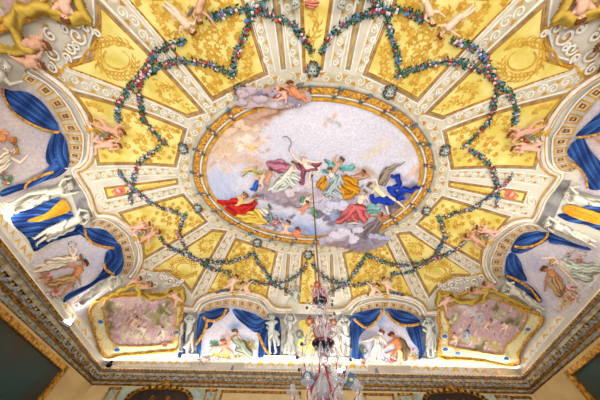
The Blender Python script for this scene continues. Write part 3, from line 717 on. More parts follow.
def figure(name, root, head, chest, hip, arms=(), legs=(), r=2., skin=SK, hair=BRN, drapes=(), over=(), wings=None, mir=LB, lift=.02, hs=.018, step=.5, fat=1., hairdir=None, wreath=None, fold=2.0):
    """one painted figure in low relief; root None -> the body is the top-level thing"""
    if drapes and not isinstance(drapes, (list, tuple)): drapes = [drapes]
    for col, caps in drapes or ():
        pass
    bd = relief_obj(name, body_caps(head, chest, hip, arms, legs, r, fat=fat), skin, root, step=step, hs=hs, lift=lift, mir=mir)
    hd = np.array(head, float); up = hd-np.array(chest, float) if hairdir is None else np.array(hairdir, float); up = up/(np.hypot(*up) or 1); pr_ = np.array([-up[1], up[0]])
    for c_, caps in drapes: relief_obj('drapery', caps, c_, bd, step=step, hs=hs, lift=lift-.012, mir=mir, fold=fold)
    for c_, caps in over: relief_obj('drapery', caps, c_, bd, step=step, hs=hs, lift=lift+.03, mir=mir, fold=fold)
    if hair: relief_obj('hair', [(*(hd+up*r*.45+pr_*r*.5), r*.62, *(hd+up*r*.55-pr_*r*.5), r*.62, 1.), (*(hd+up*r*.2+pr_*r*.85), r*.4, *(hd-up*r*.3+pr_*r*.85), r*.35, 1)], hair, bd, step=step*.8, hs=hs, lift=lift+.02, mir=mir)
    # face: eyes, nose, mouth
    ds = []
    for u, v, s in ((-.32, .02, .17), (.32, .02, .17)):
        p = hd+pr_*u*r+up*v*r; ds.append(blob_px(tuple(p), r*s, mir, .004, lift+hs*(r+.55)+.002))
    if r > 1.3:
        mesh_obj('eyes', *join(ds), mat('dark_eye_paint', (60, 40, 34), (40, 28, 24), 20), bd)
        mesh_obj('mouth', *blob_px(tuple(hd-up*r*.5), r*.16, mir, .004, lift+hs*(r+.5)), mat('lip_paint', (160, 70, 60), (130, 50, 46), 20), bd)
        mesh_obj('nose', *blob_px(tuple(hd-up*r*.2), r*.16, mir, .014, lift+hs*(r+.5)), paint_mat() if False else mat('nose_paint_%d_%d_%d' % tuple(skin), skin, tuple(int(v*.9) for v in skin), 20), bd)
    if wreath: mesh_obj('wreath', *leaf_cloud([tuple(hd+up*r*.7+pr_*r*q) for q in (-.9, -.5, 0, .5, .9)], r*.35, 22, mir=mir, sz=r*.4, lift=lift+.07), wreath, bd)
    if wings:
        for w in wings: relief_obj('wing', w, (112, 116, 118), bd, step=step, hs=hs, lift=lift-.008, mir=mir, fold=3)
    return bd

# ---------------------------------------------------------------- the sky in the oval
def ell_px():   # oval outline in pixels via the plan ellipse
    return [proj(p) for p in surf_plan(ell(E_in, 120))]
sky_poly = ell_px()
sky = thing('ceiling_fresco', 'oval fresco of pale lavender sky with peach clouds at the vault centre', 'fresco', surf_plan([(0, 0)])[0])
PE, PE2, MA, LA, DK = (216, 186, 158), (184, 142, 120), (172, 156, 168), (200, 194, 216), (112, 106, 122)
blobs = [(325, 120, 80, 32, 5, (222, 220, 234), .8), (395, 135, 46, 36, 20, (210, 208, 222), .9), (218, 182, 26, 28, 10, (186, 194, 222), .9), (235, 200, 30, 14, 20, (176, 188, 220), .8),
 (208, 160, 12, 20, 10, (206, 190, 190), .8), (236, 134, 36, 24, -25, (214, 186, 164), .7), (222, 146, 22, 22, -30, PE, .7), (258, 116, 36, 15, -22, (200, 160, 134), .6), (272, 108, 24, 12, -15, PE2, .6), (268, 112, 16, 7, -15, (150, 108, 92), .6), (262, 113, 18, 10, -15, (166, 126, 108), .7), (284, 101, 20, 7, -8, (196, 170, 166), .6),
 (246, 124, 20, 7, -15, (196, 160, 134), .6), (232, 160, 20, 8, 10, (212, 186, 168), .8), (252, 160, 22, 9, 20, (208, 180, 160), .8), (244, 140, 13, 7, -10, (236, 222, 206), .6), (252, 148, 14, 5, 20, (232, 206, 150), .7), (240, 148, 7, 4, 0, (240, 228, 214), .6), (232, 143, 5, 3, 10, (222, 190, 160), .6), (258, 141, 6, 4, -30, (222, 196, 180), .5),
 (222, 168, 5, 4, 0, (220, 190, 168), .6), (230, 170, 5, 4, 0, (226, 200, 180), .6), (262, 178, 14, 12, 0, (206, 180, 160), .7), (214, 164, 6, 3, -20, (205, 170, 150), .6),
 (400, 112, 16, 9, 50, (214, 206, 186), .8), (376, 150, 28, 8, -30, (214, 206, 196), .8), (410, 150, 18, 12, -40, (206, 200, 204), .8), (418, 172, 9, 10, 0, (204, 176, 164), .6), (424, 164, 4, 3, 0, (222, 190, 172), .5), (414, 168, 4, 4, 0, (226, 196, 180), .5), (410, 176, 5, 3, -30, (220, 196, 186), .5), (421, 172, 3, 4, 0, (190, 156, 146), .5),
 (330, 120, 7, 5, 10, (196, 186, 190), .6), (334, 116, 4, 3, 0, (222, 190, 180), .5), (326, 124, 4, 3, 30, (216, 196, 190), .5), (338, 124, 5, 2, 60, (170, 190, 184), .5),
 (300, 234, 36, 16, 0, (136, 162, 214), .7), (284, 220, 26, 9, 25, (176, 190, 224), .7), (300, 218, 20, 6, 15, (196, 204, 228), .7), (336, 212, 14, 20, 0, (150, 166, 210), .7),
 (282, 192, 34, 9, 10, MA, .5), (298, 196, 22, 9, 10, (168, 148, 154), .6), (262, 196, 16, 6, 0, (160, 150, 168), .6), (280, 184, 20, 6, 10, (208, 200, 210), .6), (290, 204, 26, 5, 12, (140, 124, 136), .6), (306, 186, 20, 7, 0, (206, 196, 212), .6), (322, 192, 12, 8, 0, (186, 172, 192), .6),
 (330, 208, 22, 9, 0, (196, 192, 214), .5), (318, 214, 13, 5, 5, DK, .6), (345, 204, 26, 8, -8, (186, 180, 204), .5), (350, 214, 22, 6, 10, (120, 116, 138), .6), (332, 224, 8, 4, 0, (120, 120, 140), .5),
 (340, 236, 30, 10, -4, (196, 190, 212), .45), (372, 238, 30, 12, -12, (150, 142, 162), .6), (352, 228, 26, 7, 3, (210, 204, 220), .5), (345, 243, 36, 6, 2, (134, 118, 128), .6), (365, 233, 12, 5, 0, (176, 184, 220), .6), (388, 228, 12, 10, -30, (128, 116, 126), .6),
 (400, 200, 20, 9, -60, (150, 138, 150), .7), (412, 190, 14, 12, -50, (126, 116, 126), .7), (398, 178, 14, 7, 0, (176, 168, 184), .7), (392, 206, 14, 12, 0, (110, 100, 110), .6), (366, 172, 18, 7, 15, (196, 172, 158), .6), (250, 213, 6, 4, 0, (150, 140, 150), .6)]
s_ = fill('painted_sky', sky_poly, None, .006, sky, step=1.5, shade=blobshade((212, 212, 228), blobs+dabs(206, 108, 270, 160, 60, [PE, (222, 196, 176), (196, 160, 140), (228, 208, 186)], 5, 1.5, 4, -20)+dabs(250, 182, 380, 248, 70, [(206, 200, 222), (150, 140, 160), (186, 176, 198), (128, 120, 140)], 6, 1.2, 3.6, 0), .035))
tcl = tile(230, 70, 6.67)
top_cloud = smooth(tcl((48, 150), (62, 115), (110, 105), (150, 118), (200, 128), (255, 100), (320, 112), (400, 150), (470, 120), (520, 140), (545, 180), (515, 215), (400, 240), (310, 250), (230, 236), (150, 242), (85, 245), (55, 205)), 4, True)
fill('painted_cloud', top_cloud, None, .10, sky, step=1.3, shade=blobshade((186, 164, 160), [(242, 92, 10, 8, 0, (176, 160, 168), .5), (240, 101, 10, 5, 10, (150, 136, 150), .6), (262, 94, 9, 7, 0, (140, 130, 150), .6), (254, 88, 7, 4, 0, (196, 168, 156), .5), (268, 86, 8, 4, 10, (196, 156, 120), .6), (258, 102, 12, 4, -5, (206, 190, 196), .6), (292, 100, 14, 4, 0, (150, 146, 176), .6), (304, 95, 6, 5, 0, (196, 180, 200), .6), (246, 88, 4, 3, 0, (206, 180, 176), .6), (275, 103, 10, 3, 0, (200, 206, 226), .6)]))
tcb = tile(320, 195, 6.67)
bot_cloud = smooth(tcb((0, 280), (60, 262), (180, 250), (330, 180), (380, 160), (372, 210), (365, 245), (450, 265), (445, 310), (350, 355), (240, 370), (190, 350), (130, 335), (40, 330), (0, 325)), 4, True)
fill('painted_cloud', bot_cloud, None, .10, sky, step=1.3, shade=blobshade((160, 146, 160), [(335, 236, 14, 6, 0, (206, 196, 208), .6), (350, 247, 18, 4, 5, (118, 106, 116), .6), (372, 238, 12, 7, 0, (170, 168, 200), .6), (380, 236, 10, 4, -20, (140, 130, 156), .6), (366, 232, 10, 7, -50, (112, 100, 108), .6), (330, 243, 12, 3, 0, (150, 126, 124), .6), (360, 246, 14, 4, 0, (146, 136, 150), .6), (322, 240, 6, 5, 0, (180, 176, 206), .6), (345, 232, 8, 5, 0, (196, 190, 210), .6)]))
def puffs(pts, hi, seed, lift=.012, hs=.012, nm='cloud_bank'):
    R = random.Random(seed); C = []
    for x, y, r0 in pts:
        for k in range(5):
            a = R.uniform(0, 6.28); d = r0*.75*R.random(); q = r0*R.uniform(.35, .7); C.append((x+d*math.cos(a)*1.3, y+d*math.sin(a)*.8, q, x+d*math.cos(a)*1.3+q*.8, y+d*math.sin(a)*.8, q*.8, R.uniform(0, .5)))
    return relief_obj(nm, C, hi, sky, step=.6, hs=hs, lift=lift, rim=False)
puffs([(242, 91, 5), (240, 101, 5), (250, 90, 5), (258, 97, 6)], (186, 170, 178), 1, .12); puffs([(266, 90, 4), (274, 92, 4)], (170, 150, 160), 2, .125)
puffs([(262, 112, 6), (272, 110, 6), (254, 118, 5)], (196, 158, 138), 3, hs=.006); puffs([(236, 124, 6), (228, 132, 6), (246, 128, 5)], (220, 192, 168), 4, hs=.006)
puffs([(332, 206, 6), (342, 204, 6), (352, 206, 5), (326, 211, 4)], (206, 204, 226), 5, .02); puffs([(318, 215, 3.5), (326, 218, 3)], (124, 120, 142), 6)
puffs([(298, 188, 6), (288, 192, 6), (308, 184, 6), (276, 190, 5)], (210, 200, 212), 7, .015); puffs([(270, 196, 4), (282, 200, 5), (300, 204, 4)], (164, 150, 166), 8)
puffs([(334, 234, 6), (344, 230, 6), (356, 228, 5), (352, 236, 5)], (214, 208, 224), 9, .12); puffs([(340, 243, 4), (352, 245, 4), (364, 243, 5), (376, 240, 5)], (146, 130, 142), 10, .115); puffs([(372, 234, 4), (382, 236, 4)], (178, 176, 206), 11, .125)
puffs([(398, 200, 5), (404, 196, 5), (394, 210, 4)], (136, 124, 134), 12)
fg = lambda nm, *a, **k: figure('painted_figure', sky, *a, **k)
# bearded old man with a sickle
a = fg('', (302.5, 155.5), (304, 161), (307, 167), [((295, 158), (289.5, 149)), ((315, 162), (322.5, 161))], [((311, 170), (308.5, 182)), ((319.5, 168), (316, 175))], r=2.6, skin=SKP, hair=(206, 200, 188), drapes=[((146, 84, 108), [(298, 165, 2.5, 304, 170, 3), (304, 169, 3, 316, 168, 3), (303, 172, 3, 302, 182, 3.2), (313, 166, 2.5, 320, 163, 2)])])
relief_obj('beard', [(303.5, 158, 1.5, 304, 161, 1.2, 2)], (222, 216, 204), a, lift=.05)
sky_s = stroke('sickle', [smooth([(282.5, 136.5), (287, 136), (290.5, 139.5), (291, 144), (289, 147.5), (289.3, 151)], 4)], .8, mat('dark_sickle_paint', (110, 116, 104), (80, 84, 76), 10), .05, a, step=1, round_=.01)
# woman in pale green with mauve cloak behind
relief_obj('painted_cloak', [(272, 164, 4.5, 282, 163, 4.5), (276, 168, 4, 286, 166, 4), (268, 163, 2.5, 273, 167, 3), (284, 170, 3, 278, 170, 3)], (182, 118, 142), sky, fold=1.4, lift=.012)
fg('', (293.5, 163), (291, 169), (286, 176), [((298, 170), (302, 172.5))], [], r=2.4, skin=SKP, hair=(150, 110, 70), wreath=m_lf2, drapes=[((208, 216, 206), [(290, 168, 3, 286, 176, 4), (286, 175, 4, 277, 185, 4.5), (284, 178, 4.5, 292, 184, 4), (282, 180, 4, 270, 189, 2.5), (292, 176, 3, 299, 178, 3.5), (288, 184, 3.5, 280, 189, 3)])])
# two cherubs at left with blue and green ribbons
fg('', (264.5, 171), (263, 176), (260.5, 182), [((258, 176), (257, 180))], [((257, 184), (258, 188)), ((263, 186), (261, 189))], r=2, hair=(190, 150, 90)); fg('', (270.5, 169.5), (270, 174), (267, 180), [((274, 174), (276, 178))], [((270, 182), (267, 185))], r=2, skin=SK2)
fg('', (256, 166.5), (252, 168), (246, 170), [((260, 167), (262, 165))], [((242, 171), (240, 175))], r=1.5, skin=(222, 184, 150), hair=(180, 140, 100))
relief_obj('blue_ribbon', [(257, 182, 2.6, 255, 188, 2.6), (255, 187, 2, 251, 189, 1.4)], (44, 96, 196), sky, fold=2, lift=.03); relief_obj('green_ribbon', [(261, 173, 1.5, 254, 171, 1.6), (254, 171, 1.5, 248, 170, 1.3), (248, 170, 1.3, 243, 176, 1.1)], (166, 176, 60), sky, fold=2, lift=.03)
# central pair: man with wreath and woman in grey blue, ochre cloak
relief_obj('painted_cloak', [(330, 164, 2.5, 341, 167, 3), (326, 160, 2, 331, 164, 2), (343, 168, 3, 352, 167, 3), (324, 171, 2, 328, 172, 2)], (110, 176, 176), sky, fold=1.4, lift=.012)
fg('', (341.5, 159), (338, 164), (334, 170), [((333.5, 159), (336, 156)), ((343, 166), (343.5, 173))], [], r=2.6, skin=SK2, wreath=m_lf)
relief_obj('painted_cloak', [(345, 178, 4, 354, 182, 5), (346, 186, 5, 356, 190, 5), (352, 192, 5, 347, 196, 4), (342, 188, 3, 345, 194, 3)], (206, 146, 40), sky, fold=1.5, lift=.02)
relief_obj('painted_cloak', [(323, 178, 3, 320, 184, 4), (325, 181, 3, 322, 188, 3)], (204, 146, 44), sky, fold=1.5, lift=.02)
fg('', (329.5, 168.8), (331, 174), (334, 180), [((328, 176), (324, 178))], [], r=2.2, skin=SKP, drapes=[((172, 190, 196), [(331, 174, 3, 336, 180, 4.5), (336, 180, 5, 330, 190, 4.5), (335, 184, 5, 341, 190, 3), (330, 190, 4, 326, 194, 3), (340, 176, 3, 343, 182, 3.5), (330, 192, 3.5, 336, 196, 2.5)])])
fg('', (363.5, 171), (361, 175), (356, 176), [((367, 174), (369, 176))], [], r=2, skin=(176, 124, 96), drapes=[((190, 160, 140), [(360, 176, 3, 352, 177, 2.5), (366, 176, 2, 358, 179, 2.5)])])
# winged figure in royal blue
RB_ = (30, 62, 176)
relief_obj('blue_scarf', [(392, 176, 2.2, 398, 176, 2.6), (398, 177, 2.6, 399, 184, 3), (398, 186, 3, 391, 189, 3), (389, 188, 3, 394, 193, 3.2)], RB_, sky, fold=1.6, lift=.02)
relief_obj('blue_scarf', [(398, 197, 3.5, 403, 189, 3.2), (403, 189, 3, 410, 190, 3), (410, 190, 2.6, 418, 187, 2), (400, 198, 3, 404, 197, 2)], RB_, sky, fold=1.6, lift=.02)
relief_obj('painted_wing', [(381, 181, 3.4, 386, 171, 4.2), (386, 171, 4, 394, 166, 2.6), (393, 167, 2.6, 404, 162, .7), (384, 184, 2.5, 388, 176, 2.5)], (150, 140, 126), sky, fold=2.4, lift=.03)
fg('', (370, 184.5), (376, 188), (384, 196), [((376, 180), (371, 180)), ((372, 192), (368, 196))], [((386, 205), (388, 213)), ((396, 200), (404, 207))], r=2.7, skin=(236, 218, 186), hair=(120, 84, 44), over=[(RB_, [(371, 195, 2.6, 374, 201, 2.6), (374, 200, 3, 386, 198, 3), (386, 199, 3, 392, 202, 2.6), (380, 201, 2.4, 390, 203, 2)])])
# reclining woman in rose
fg('', (364.5, 191.5), (362, 197), (360, 203), [((358, 201), (366, 206)), ((366, 196), (369, 202))], [], r=2.4, skin=SKP, wreath=m_lf, hair=(150, 110, 70))
relief_obj('rose_drapery', [(352, 206, 3.5, 362, 207, 4), (352, 208, 5, 346, 216, 5.5), (358, 212, 5.5, 364, 219, 3.5), (346, 216, 5, 338, 221, 3), (352, 216, 5, 356, 221, 2.5), (362, 210, 4, 366, 216, 3)], (202, 104, 108), sky, fold=1.3, lift=.03)
relief_obj('white_hem', [(348, 223, 1.6, 356, 220, 1.8), (352, 222, 1.8, 357, 223, 1.6)], (196, 206, 196), sky, fold=2, lift=.045)
relief_obj('teal_cloth', [(368, 210, 2.4, 378, 208, 2.8), (368, 206, 2, 374, 204, 2), (376, 213, 2, 372, 214, 1.6)], (128, 180, 178), sky, fold=1.8, lift=.04)
fg('', (381, 213.5), (376, 214), (371, 214.5), [((384, 218), (386, 217))], [], r=2.0, skin=(222, 130, 84)); fg('', (389.5, 215.5), (386, 217), (383, 218), [((392, 216), (393, 214))], [], r=1.7, skin=(196, 120, 84))
relief_obj('comet_tail', [(378, 219, 2, 368, 232, 3), (376, 218, 1.4, 360, 230, 2.4), (381, 222, 1.4, 372, 234, 2)], (132, 120, 126), sky, fold=2.6, lift=.11, hs=.008)
# lower left reclining group
relief_obj('crimson_cloak', [(218, 200.5, 1.6, 224, 203, 3), (224, 203, 3, 236, 201, 4), (232, 206, 4.5, 240, 211, 4), (238, 208, 4, 252, 206, 4), (246, 211, 4, 255, 203, 3), (228, 209, 3, 236, 213, 2.6)], (190, 40, 36), sky, fold=1.3, lift=.02)
relief_obj('ochre_drapery', [(240, 215, 3.4, 252, 214, 4.5), (248, 219, 4, 262, 221, 3.5), (256, 212, 4, 264, 219, 4), (238, 217, 1.6, 246, 220, 2), (262, 220, 3, 268, 223, 1.8)], (222, 188, 84), sky, fold=1.5, lift=.025)
fg('', (244.8, 195), (241, 200), (234, 206), [((248, 202), (256, 197.5)), ((238, 196), (242, 197))], [], r=2.9, skin=(230, 184, 124), hair=(160, 110, 50), wreath=m_lf2)
fg('', (268.8, 206), (264, 211), (262, 217), [((272, 211), (275, 210)), ((258, 214), (263, 217))], [], r=2.2, skin=SKP, hair=(110, 100, 60), wreath=m_lf, over=[((224, 222, 214), [(261, 209, 3, 266, 212, 3.4)]), ((128, 142, 156), [(258, 215, 2.6, 268, 218, 3), (270, 212, 2, 271, 218, 2), (256, 211, 1.8, 258, 216, 1.8)])])
def flowers(root, cx, cy, rx, ry, n, keys=('orange', 'white', 'red', 'orange'), r=.028, seed=1, lift=.06, lm=None, mir=LB, nl=60, sz=.9):
    R = random.Random(seed); pts = [(cx+rx*math.cos(a)*q, cy+ry*math.sin(a)*q) for a, q in [(R.uniform(0, 6.28), math.sqrt(R.random())) for _ in range(60)]]
    g = mesh_obj('foliage', *leaf_cloud(pts, .8, nl, mir=mir, sz=sz, lift=lift, R=R), lm or m_lf, root)
    for k in range(n):
        P = surf_px([pts[R.randrange(60)]], lift+.01, mir); put_blossom(g, P[0], normals(P)[0], r*R.uniform(.8, 1.3), keys[k % len(keys)])
flowers(sky, 259, 196.5, 6.5, 3, 12, seed=3); flowers(sky, 277, 221, 6, 6, 22, seed=4); flowers(sky, 268, 224, 7, 2, 6, ('white', 'orange'), seed=5)
fg('', (288, 221.5), (286, 226), (285.5, 231), [((282, 222), (282, 217)), ((290, 226), (292, 226))], [((281, 232), (284, 233)), ((288, 233), (290, 232))], r=2.3, skin=SK)
fg('', (297.5, 228.5), (298, 232), (295, 233), [((302, 231), (306, 229.5)), ((293, 232), (290.5, 235))], [((297, 237), (300, 238))], r=2.1, skin=(222, 140, 112))
fg('', (307, 201.5), (306, 206), (303, 209), [((311, 203), (316, 202))], [((299, 209), (297, 208)), ((303, 213), (302, 214))], r=2.0, skin=(220, 150, 120)); relief_obj('green_cloth', [(302, 198, 2.2, 303, 201, 2), (313, 208, 2.4, 315, 214, 2.6)], (104, 170, 128), sky, fold=2, lift=.03)
fg('', (312, 194.5), (308, 199), (303, 203), [], [], r=1.8, skin=SKP, hair=(214, 170, 110), drapes=[((206, 204, 200), [(309, 197, 2, 302, 203, 2.4)])])
flowers(sky, 327, 195, 5, 2, 5, ('white', 'white'), seed=8, nl=40)

# two cherubs sitting on the cloud over the frame's top
def cherub(label, *a, loc=None, group=None, **k):
    mir = k.get('mir', LB); k.setdefault('r', 2.1); k.setdefault('fat', 1.1); k.setdefault('hs', .02); k.setdefault('lift', .10)
    o = figure('cherub', None, *a, **k); return tag(o, label, 'cherub', group)
cherub('cherub with dark wings leaning across the cloud at the top of the oval', (290.2, 81), (293, 88), (299, 94), [((288, 87), (279, 84)), ((290, 92), (294, 94))], [((303, 97), (306, 100)), ((303, 93), (306, 95))], r=3, skin=(214, 140, 100), lift=.13, wings=[[(297, 84, 2, 302, 82, 1.5), (298, 86, 1.5, 303, 81, 1)]])
cherub('cherub seated beside the winged one on the cloud at the top of the oval', (282, 88), (284, 91), (285, 95), [((277, 85), (278, 83))], [((278, 98), (277, 101)), ((286, 98), (286, 101))], r=2.2, skin=(226, 176, 150), lift=.12)
cherub('cherub diving head down at the top left, arm stretched to the garland', (194.4, 30), (188.5, 23.5), (178, 12.5), [((182, 25), (181, 30)), ((195, 23), (197, 17))], [((171, 8), (164, 3)), ((173, 5), (167, 1))], r=3.2)
cherub('cherub with outstretched arm at the top edge of the photo, left side', (201, 19), (200, 9), (202, 0), [((195, 13), (197, 19)), ((209, 14), (216, 24))], [((206, -8), (210, -14))], r=3.2, skin=SK2, wings=[[(193, 8, 2.5, 190, 14, 1.5)]])
cherub('cherub bending down over the garland at the top right', (431, 21.5), (428.5, 11.5), (425, 1), [((424, 17), (427, 20)), ((437, 10), (442, 14))], [((420, -6), (414, -12))], r=3.2, skin=SK)
cherub('cherub flying head down at the top right with legs stretched up', (439, 34), (446.5, 26), (458, 14.5), [((452, 31), (457, 34)), ((441, 24), (438, 24))], [((465, 10), (472, 3)), ((467, 12), (474, 6))], r=3.1)
ps = relief_obj('shell', [(306, 1.5, 2, 318, 1.5, 2), (307, 4, 1.8, 317, 4, 1.8), (309, 6, 1.5, 315, 6, 1.5)], (206, 120, 104), None, lift=.05, hs=.02, fold=2); tag(ps, 'pink shell at the top edge of the photo on the vault axis', 'shell')
g = thing('flower_spray', 'spray of roses and leaves around the cherubs on the top cloud', 'flowers', surf_px([(280, 92)])[0]); flowers(g, 276, 92, 5, 6, 10, ('white', 'red', 'white', 'orange'), seed=12, lift=.12, nl=70); flowers(g, 290, 103, 14, 3, 6, ('red', 'blue', 'white'), seed=13, lift=.12, nl=30)

# ---------------------------------------------------------------- garlands and medallions
def garland(path, mir, label, group='flower garlands looping round the oval', w=1.9, dens_=1.0):
    P = smooth(path, 6); P = dens(P, 1., False)
    L = len(P); root = thing('garland', label, 'garland', surf_px([P[L//2]], 0, mir)[0], group); R = random.Random(hash(label) & 0xffff if False else sum(map(ord, label)))
    stroke('stem', [P], .7, m_lf2, .02, root, mir)
    mesh_obj('dark_leaves', *leaf_cloud(P, w*1.35, int(L*1.7), mir=mir, sz=1.35, lift=.045, R=R), m_lf2, root)
    mesh_obj('teal_leaves', *leaf_cloud(P, w*.9, int(L*2.0), mir=mir, sz=1.1, lift=.07, R=R), m_lf, root)
    keys = ['red', 'white', 'blue', 'blue', 'white', 'orange', 'blue', 'red']
    for k in range(int(L*.5*dens_)):
        x, y = P[R.randrange(L)]; P3 = surf_px([(x+R.uniform(-1, 1)*w*.75, y+R.uniform(-1, 1)*w*.75)], .07, mir); put_blossom(root, P3[0], normals(P3)[0], R.uniform(.019, .036), R.choice(keys))
    return root
gl = {
 'from the side medallion across the side axis': tA((597, 256), (500, 225), (440, 203), (370, 150), (312, 100), (270, 58), (232, 0)),
 'from the side medallion down past the corner panel': tB((215, 258), (195, 295), (176, 370))+tD((172, 22), (192, 62), (215, 110), (250, 155), (300, 186), (340, 214), (400, 236), (478, 246)),
 'from the side cherubs to the long end medallion': tD((62, 38), (100, 85), (150, 115), (220, 145), (280, 166), (340, 180), (430, 191), (500, 180))+tC((60, 170), (110, 152), (140, 128)),
 'from the end medallion toward the axis figures': tC((145, 130), (165, 180), (190, 215), (225, 265), (262, 315), (310, 345), (360, 370), (400, 386)),
 'from the axis medallion to the end cherubs': tC((460, 200), (420, 250), (370, 285), (310, 305), (260, 315), (200, 318), (150, 305), (112, 300)),
 'short drop beside the side arch keystone': tA((345, 215), (360, 250), (385, 290)),
}
for mir in (LB, RB, LT, RT):
    for k, v in gl.items():
        if k.startswith('short'): continue
        garland(v, mir, 'rose garland %s, %s' % (k, QN[mir]))
m_med = mat('grey_green_mask_paint', (150, 164, 156), (96, 112, 106), 12)
def medallion(c, mir, label, r=3.6, plan=None):
    root = thing('medallion', label, 'medallion', surf_px([c], 0, mir)[0], 'grey green mask medallions round the oval')
    R = random.Random(int(c[0])); ring_ = [(c[0]+r*1.0*math.cos(a), c[1]+r*math.sin(a)) for a in np.linspace(0, 6.28, 16)]
    mesh_obj('leaf_wreath', *leaf_cloud(ring_, 1.3, 60, mir=mir, sz=1.3, lift=.06, R=R), m_lf2, root)
    f = relief_obj('mask', [(c[0], c[1], r*.72, c[0], c[1]-.3, r*.72), (c[0]-r*.5, c[1]-r*.5, r*.3, c[0]+r*.5, c[1]-r*.5, r*.3, 1), (c[0], c[1]-.2*r, r*.14, c[0], c[1]+r*.15, r*.2, 1.4)], (168, 182, 172), root, mir=mir, step=.4, hs=.022, lift=.05)
    mesh_obj('shell_rays', *ribbon_data([[(c[0]+r*.7*math.cos(a), c[1]+r*.7*math.sin(a)), (c[0]+r*1.15*math.cos(a), c[1]+r*1.15*math.sin(a))] for a in np.linspace(0, 6.28, 14)], .8, lift=.065, mir=mir), m_med, root)
    mesh_obj('eyes', *join([blob_px((c[0]+s*r*.3, c[1]-r*.15), r*.16, mir, .004, .05+.022*(r*.72+.2)) for s in (-1, 1)]), mat('mask_eye_shadow', (60, 74, 70), (44, 54, 50), 20), root)
    mesh_obj('mouth', *blob_px((c[0], c[1]+r*.4), r*.16, mir, .004, .05+.022*(r*.6)), MATS['mask_eye_shadow'], root)
    for k in range(7):
        a = R.uniform(0, 6.28); P3 = surf_px([(c[0]+r*1.1*math.cos(a), c[1]+r*1.1*math.sin(a))], .08, mir); put_blossom(root, P3[0], normals(P3)[0], .024, ('red', 'blue', 'red')[k % 3])
for mir in (LB, RB, LT, RT):
    medallion((197.8, 208), mir, 'grey green mask medallion at the %s flank of the oval' % QN[mir])
    if mir != RB: medallion((257.2, 242.5), mir, 'grey green mask medallion on the %s shoulder of the oval' % QN[mir])
for mir, w_ in ((LB, 'far'), (LT, 'top')): medallion((308, 254.2), mir, 'grey green mask medallion on the %s end axis of the oval' % w_)
# ================================================================ painted figures of the cove
for mir in (LB, RB, LT, RT):
    q = QN[mir]
    if mir[1] > 0:
        sd = 'left' if mir[0] > 0 else 'right'
        cherub('cherub seated left-hand of the pair over the %s arch of the far wall' % sd, (237, 274.5), (234.5, 278.5), (232, 283), [((238, 279), (241, 279)), ((230, 280), (233, 283))], [((228, 285), (224.5, 286)), ((232.5, 288), (231, 290))], mir=mir, wings=[[(231, 276, 1.2, 229, 272, .8)]])
        cherub('cherub reaching for the garland over the %s arch of the far wall' % sd, (243, 281.5), (246, 285), (247.5, 290), [((249, 282), (252.5, 280)), ((242, 287), (239, 290))], [((245, 293), (241, 292)), ((250, 292), (249, 294))], mir=mir)
        garland([(217, 292.3), (224, 290), (231, 291)], mir, 'small garland left of the keystone over the %s far arch' % sd, 'short garlands beside the arch keystones', w=1.1)
        garland([(249, 292), (254, 294.5), (259, 296)], mir, 'small garland right of the keystone over the %s far arch' % sd, 'short garlands beside the arch keystones', w=1.1)
        k_ = (234.6, 293.5)
    # side arch pair
    w_ = {LB: 'lower left side arch', RB: 'lower right side arch', LT: 'upper left side arch', RT: 'upper right side arch'}[mir]
    cherub('cherub stretched along the keystone of the %s' % w_, (149.5, 221.5), (143, 224), (137, 226), [((147, 226), (150, 224)), ((140, 221), (145, 220))], [((131, 226), (126, 221)), ((133, 230), (138, 231))], mir=mir, skin=(228, 178, 156))
    cherub('cherub holding leaves below the first over the %s' % w_, (159.5, 229.5), (154, 231), (149, 235), [((154, 226), (151, 225)), ((158, 234), (162, 233))], [((144, 238), (140, 241)), ((150, 240), (146, 243))], mir=mir, skin=(218, 164, 140))
    g = thing('flower_spray', 'spray of leaves between the two cherubs over the %s' % w_, 'flowers', surf_px([(146, 231)], 0, mir)[0]); flowers(g, 146, 231, 8, 4, 12, ('red', 'blue', 'white', 'orange'), seed=21, lift=.09, mir=mir, nl=80)
for k_, nm, mirs in (((234.6, 293), 'far', (LB, RB)), ((135.8, 237.5), 'side', (LB, RB, LT, RT))):
    for mir in mirs:
        o = relief_obj('keystone_shell', [(k_[0]-1.6, k_[1]-1.6, 1.5, k_[0]+1.6, k_[1]-1.6, 1.5), (k_[0], k_[1]-1, 1.9, k_[0], k_[1]+2.2, 1.0)], (216, 168, 60), None, mir=mir, fold=3, lift=.08, step=.4)
        tag(o, 'gold shell keystone of the %s %s arch' % (QN[mir], nm), 'keystone')

# ---------------------------------------------------------------- niche grounds behind the statues and the drapery between them
def panel(name, poly, m, label, cat, lift=.006, mir=LB, step=3.):
    o = fill(name, poly, m, lift, None, mir, step); return tag(o, label, cat)
ent = [(183, 312), (197, 312), (199, 320), (197, 356), (177, 355), (181, 335)]  # far niche outline, filled with shadow painted in grey blue
panel('niche', ent, m_niche, 'grey blue painted niche between the left corner cartouche and the left far arch', 'niche')
panel('niche', [(2*308.6-x, y+2.2) for x, y in ent], m_niche, 'grey blue painted niche between the right far arch and the right corner cartouche', 'niche')
panel('architrave', [(266, 313.2), (352, 315), (352, 321), (268, 319)], m_niche, 'grey painted architrave over the two statue pairs at the far wall centre', 'architrave')
cn = panel('centre_panel', [(268, 319), (352, 321), (351, 357), (266, 356)], m_coffer, 'pale painted wall zone behind the central statue pairs', 'painted wall')
panel('yellow_cloth', smooth([(299, 322), (308, 319), (320, 321), (322, 335), (319, 350), (306, 354), (298, 345), (301, 332)], 3, True), m_yel, 'yellow damask cloth painted behind the chandelier on the far wall', 'cloth', .02)
tS = tile(0, 160, 4)
sc = panel('niche', tS((325, 90), (375, 235), (330, 262), (290, 150), (255, 62), (300, 60)), m_niche, 'grey painted niche head over the two left side statues', 'niche', .005, step=3)
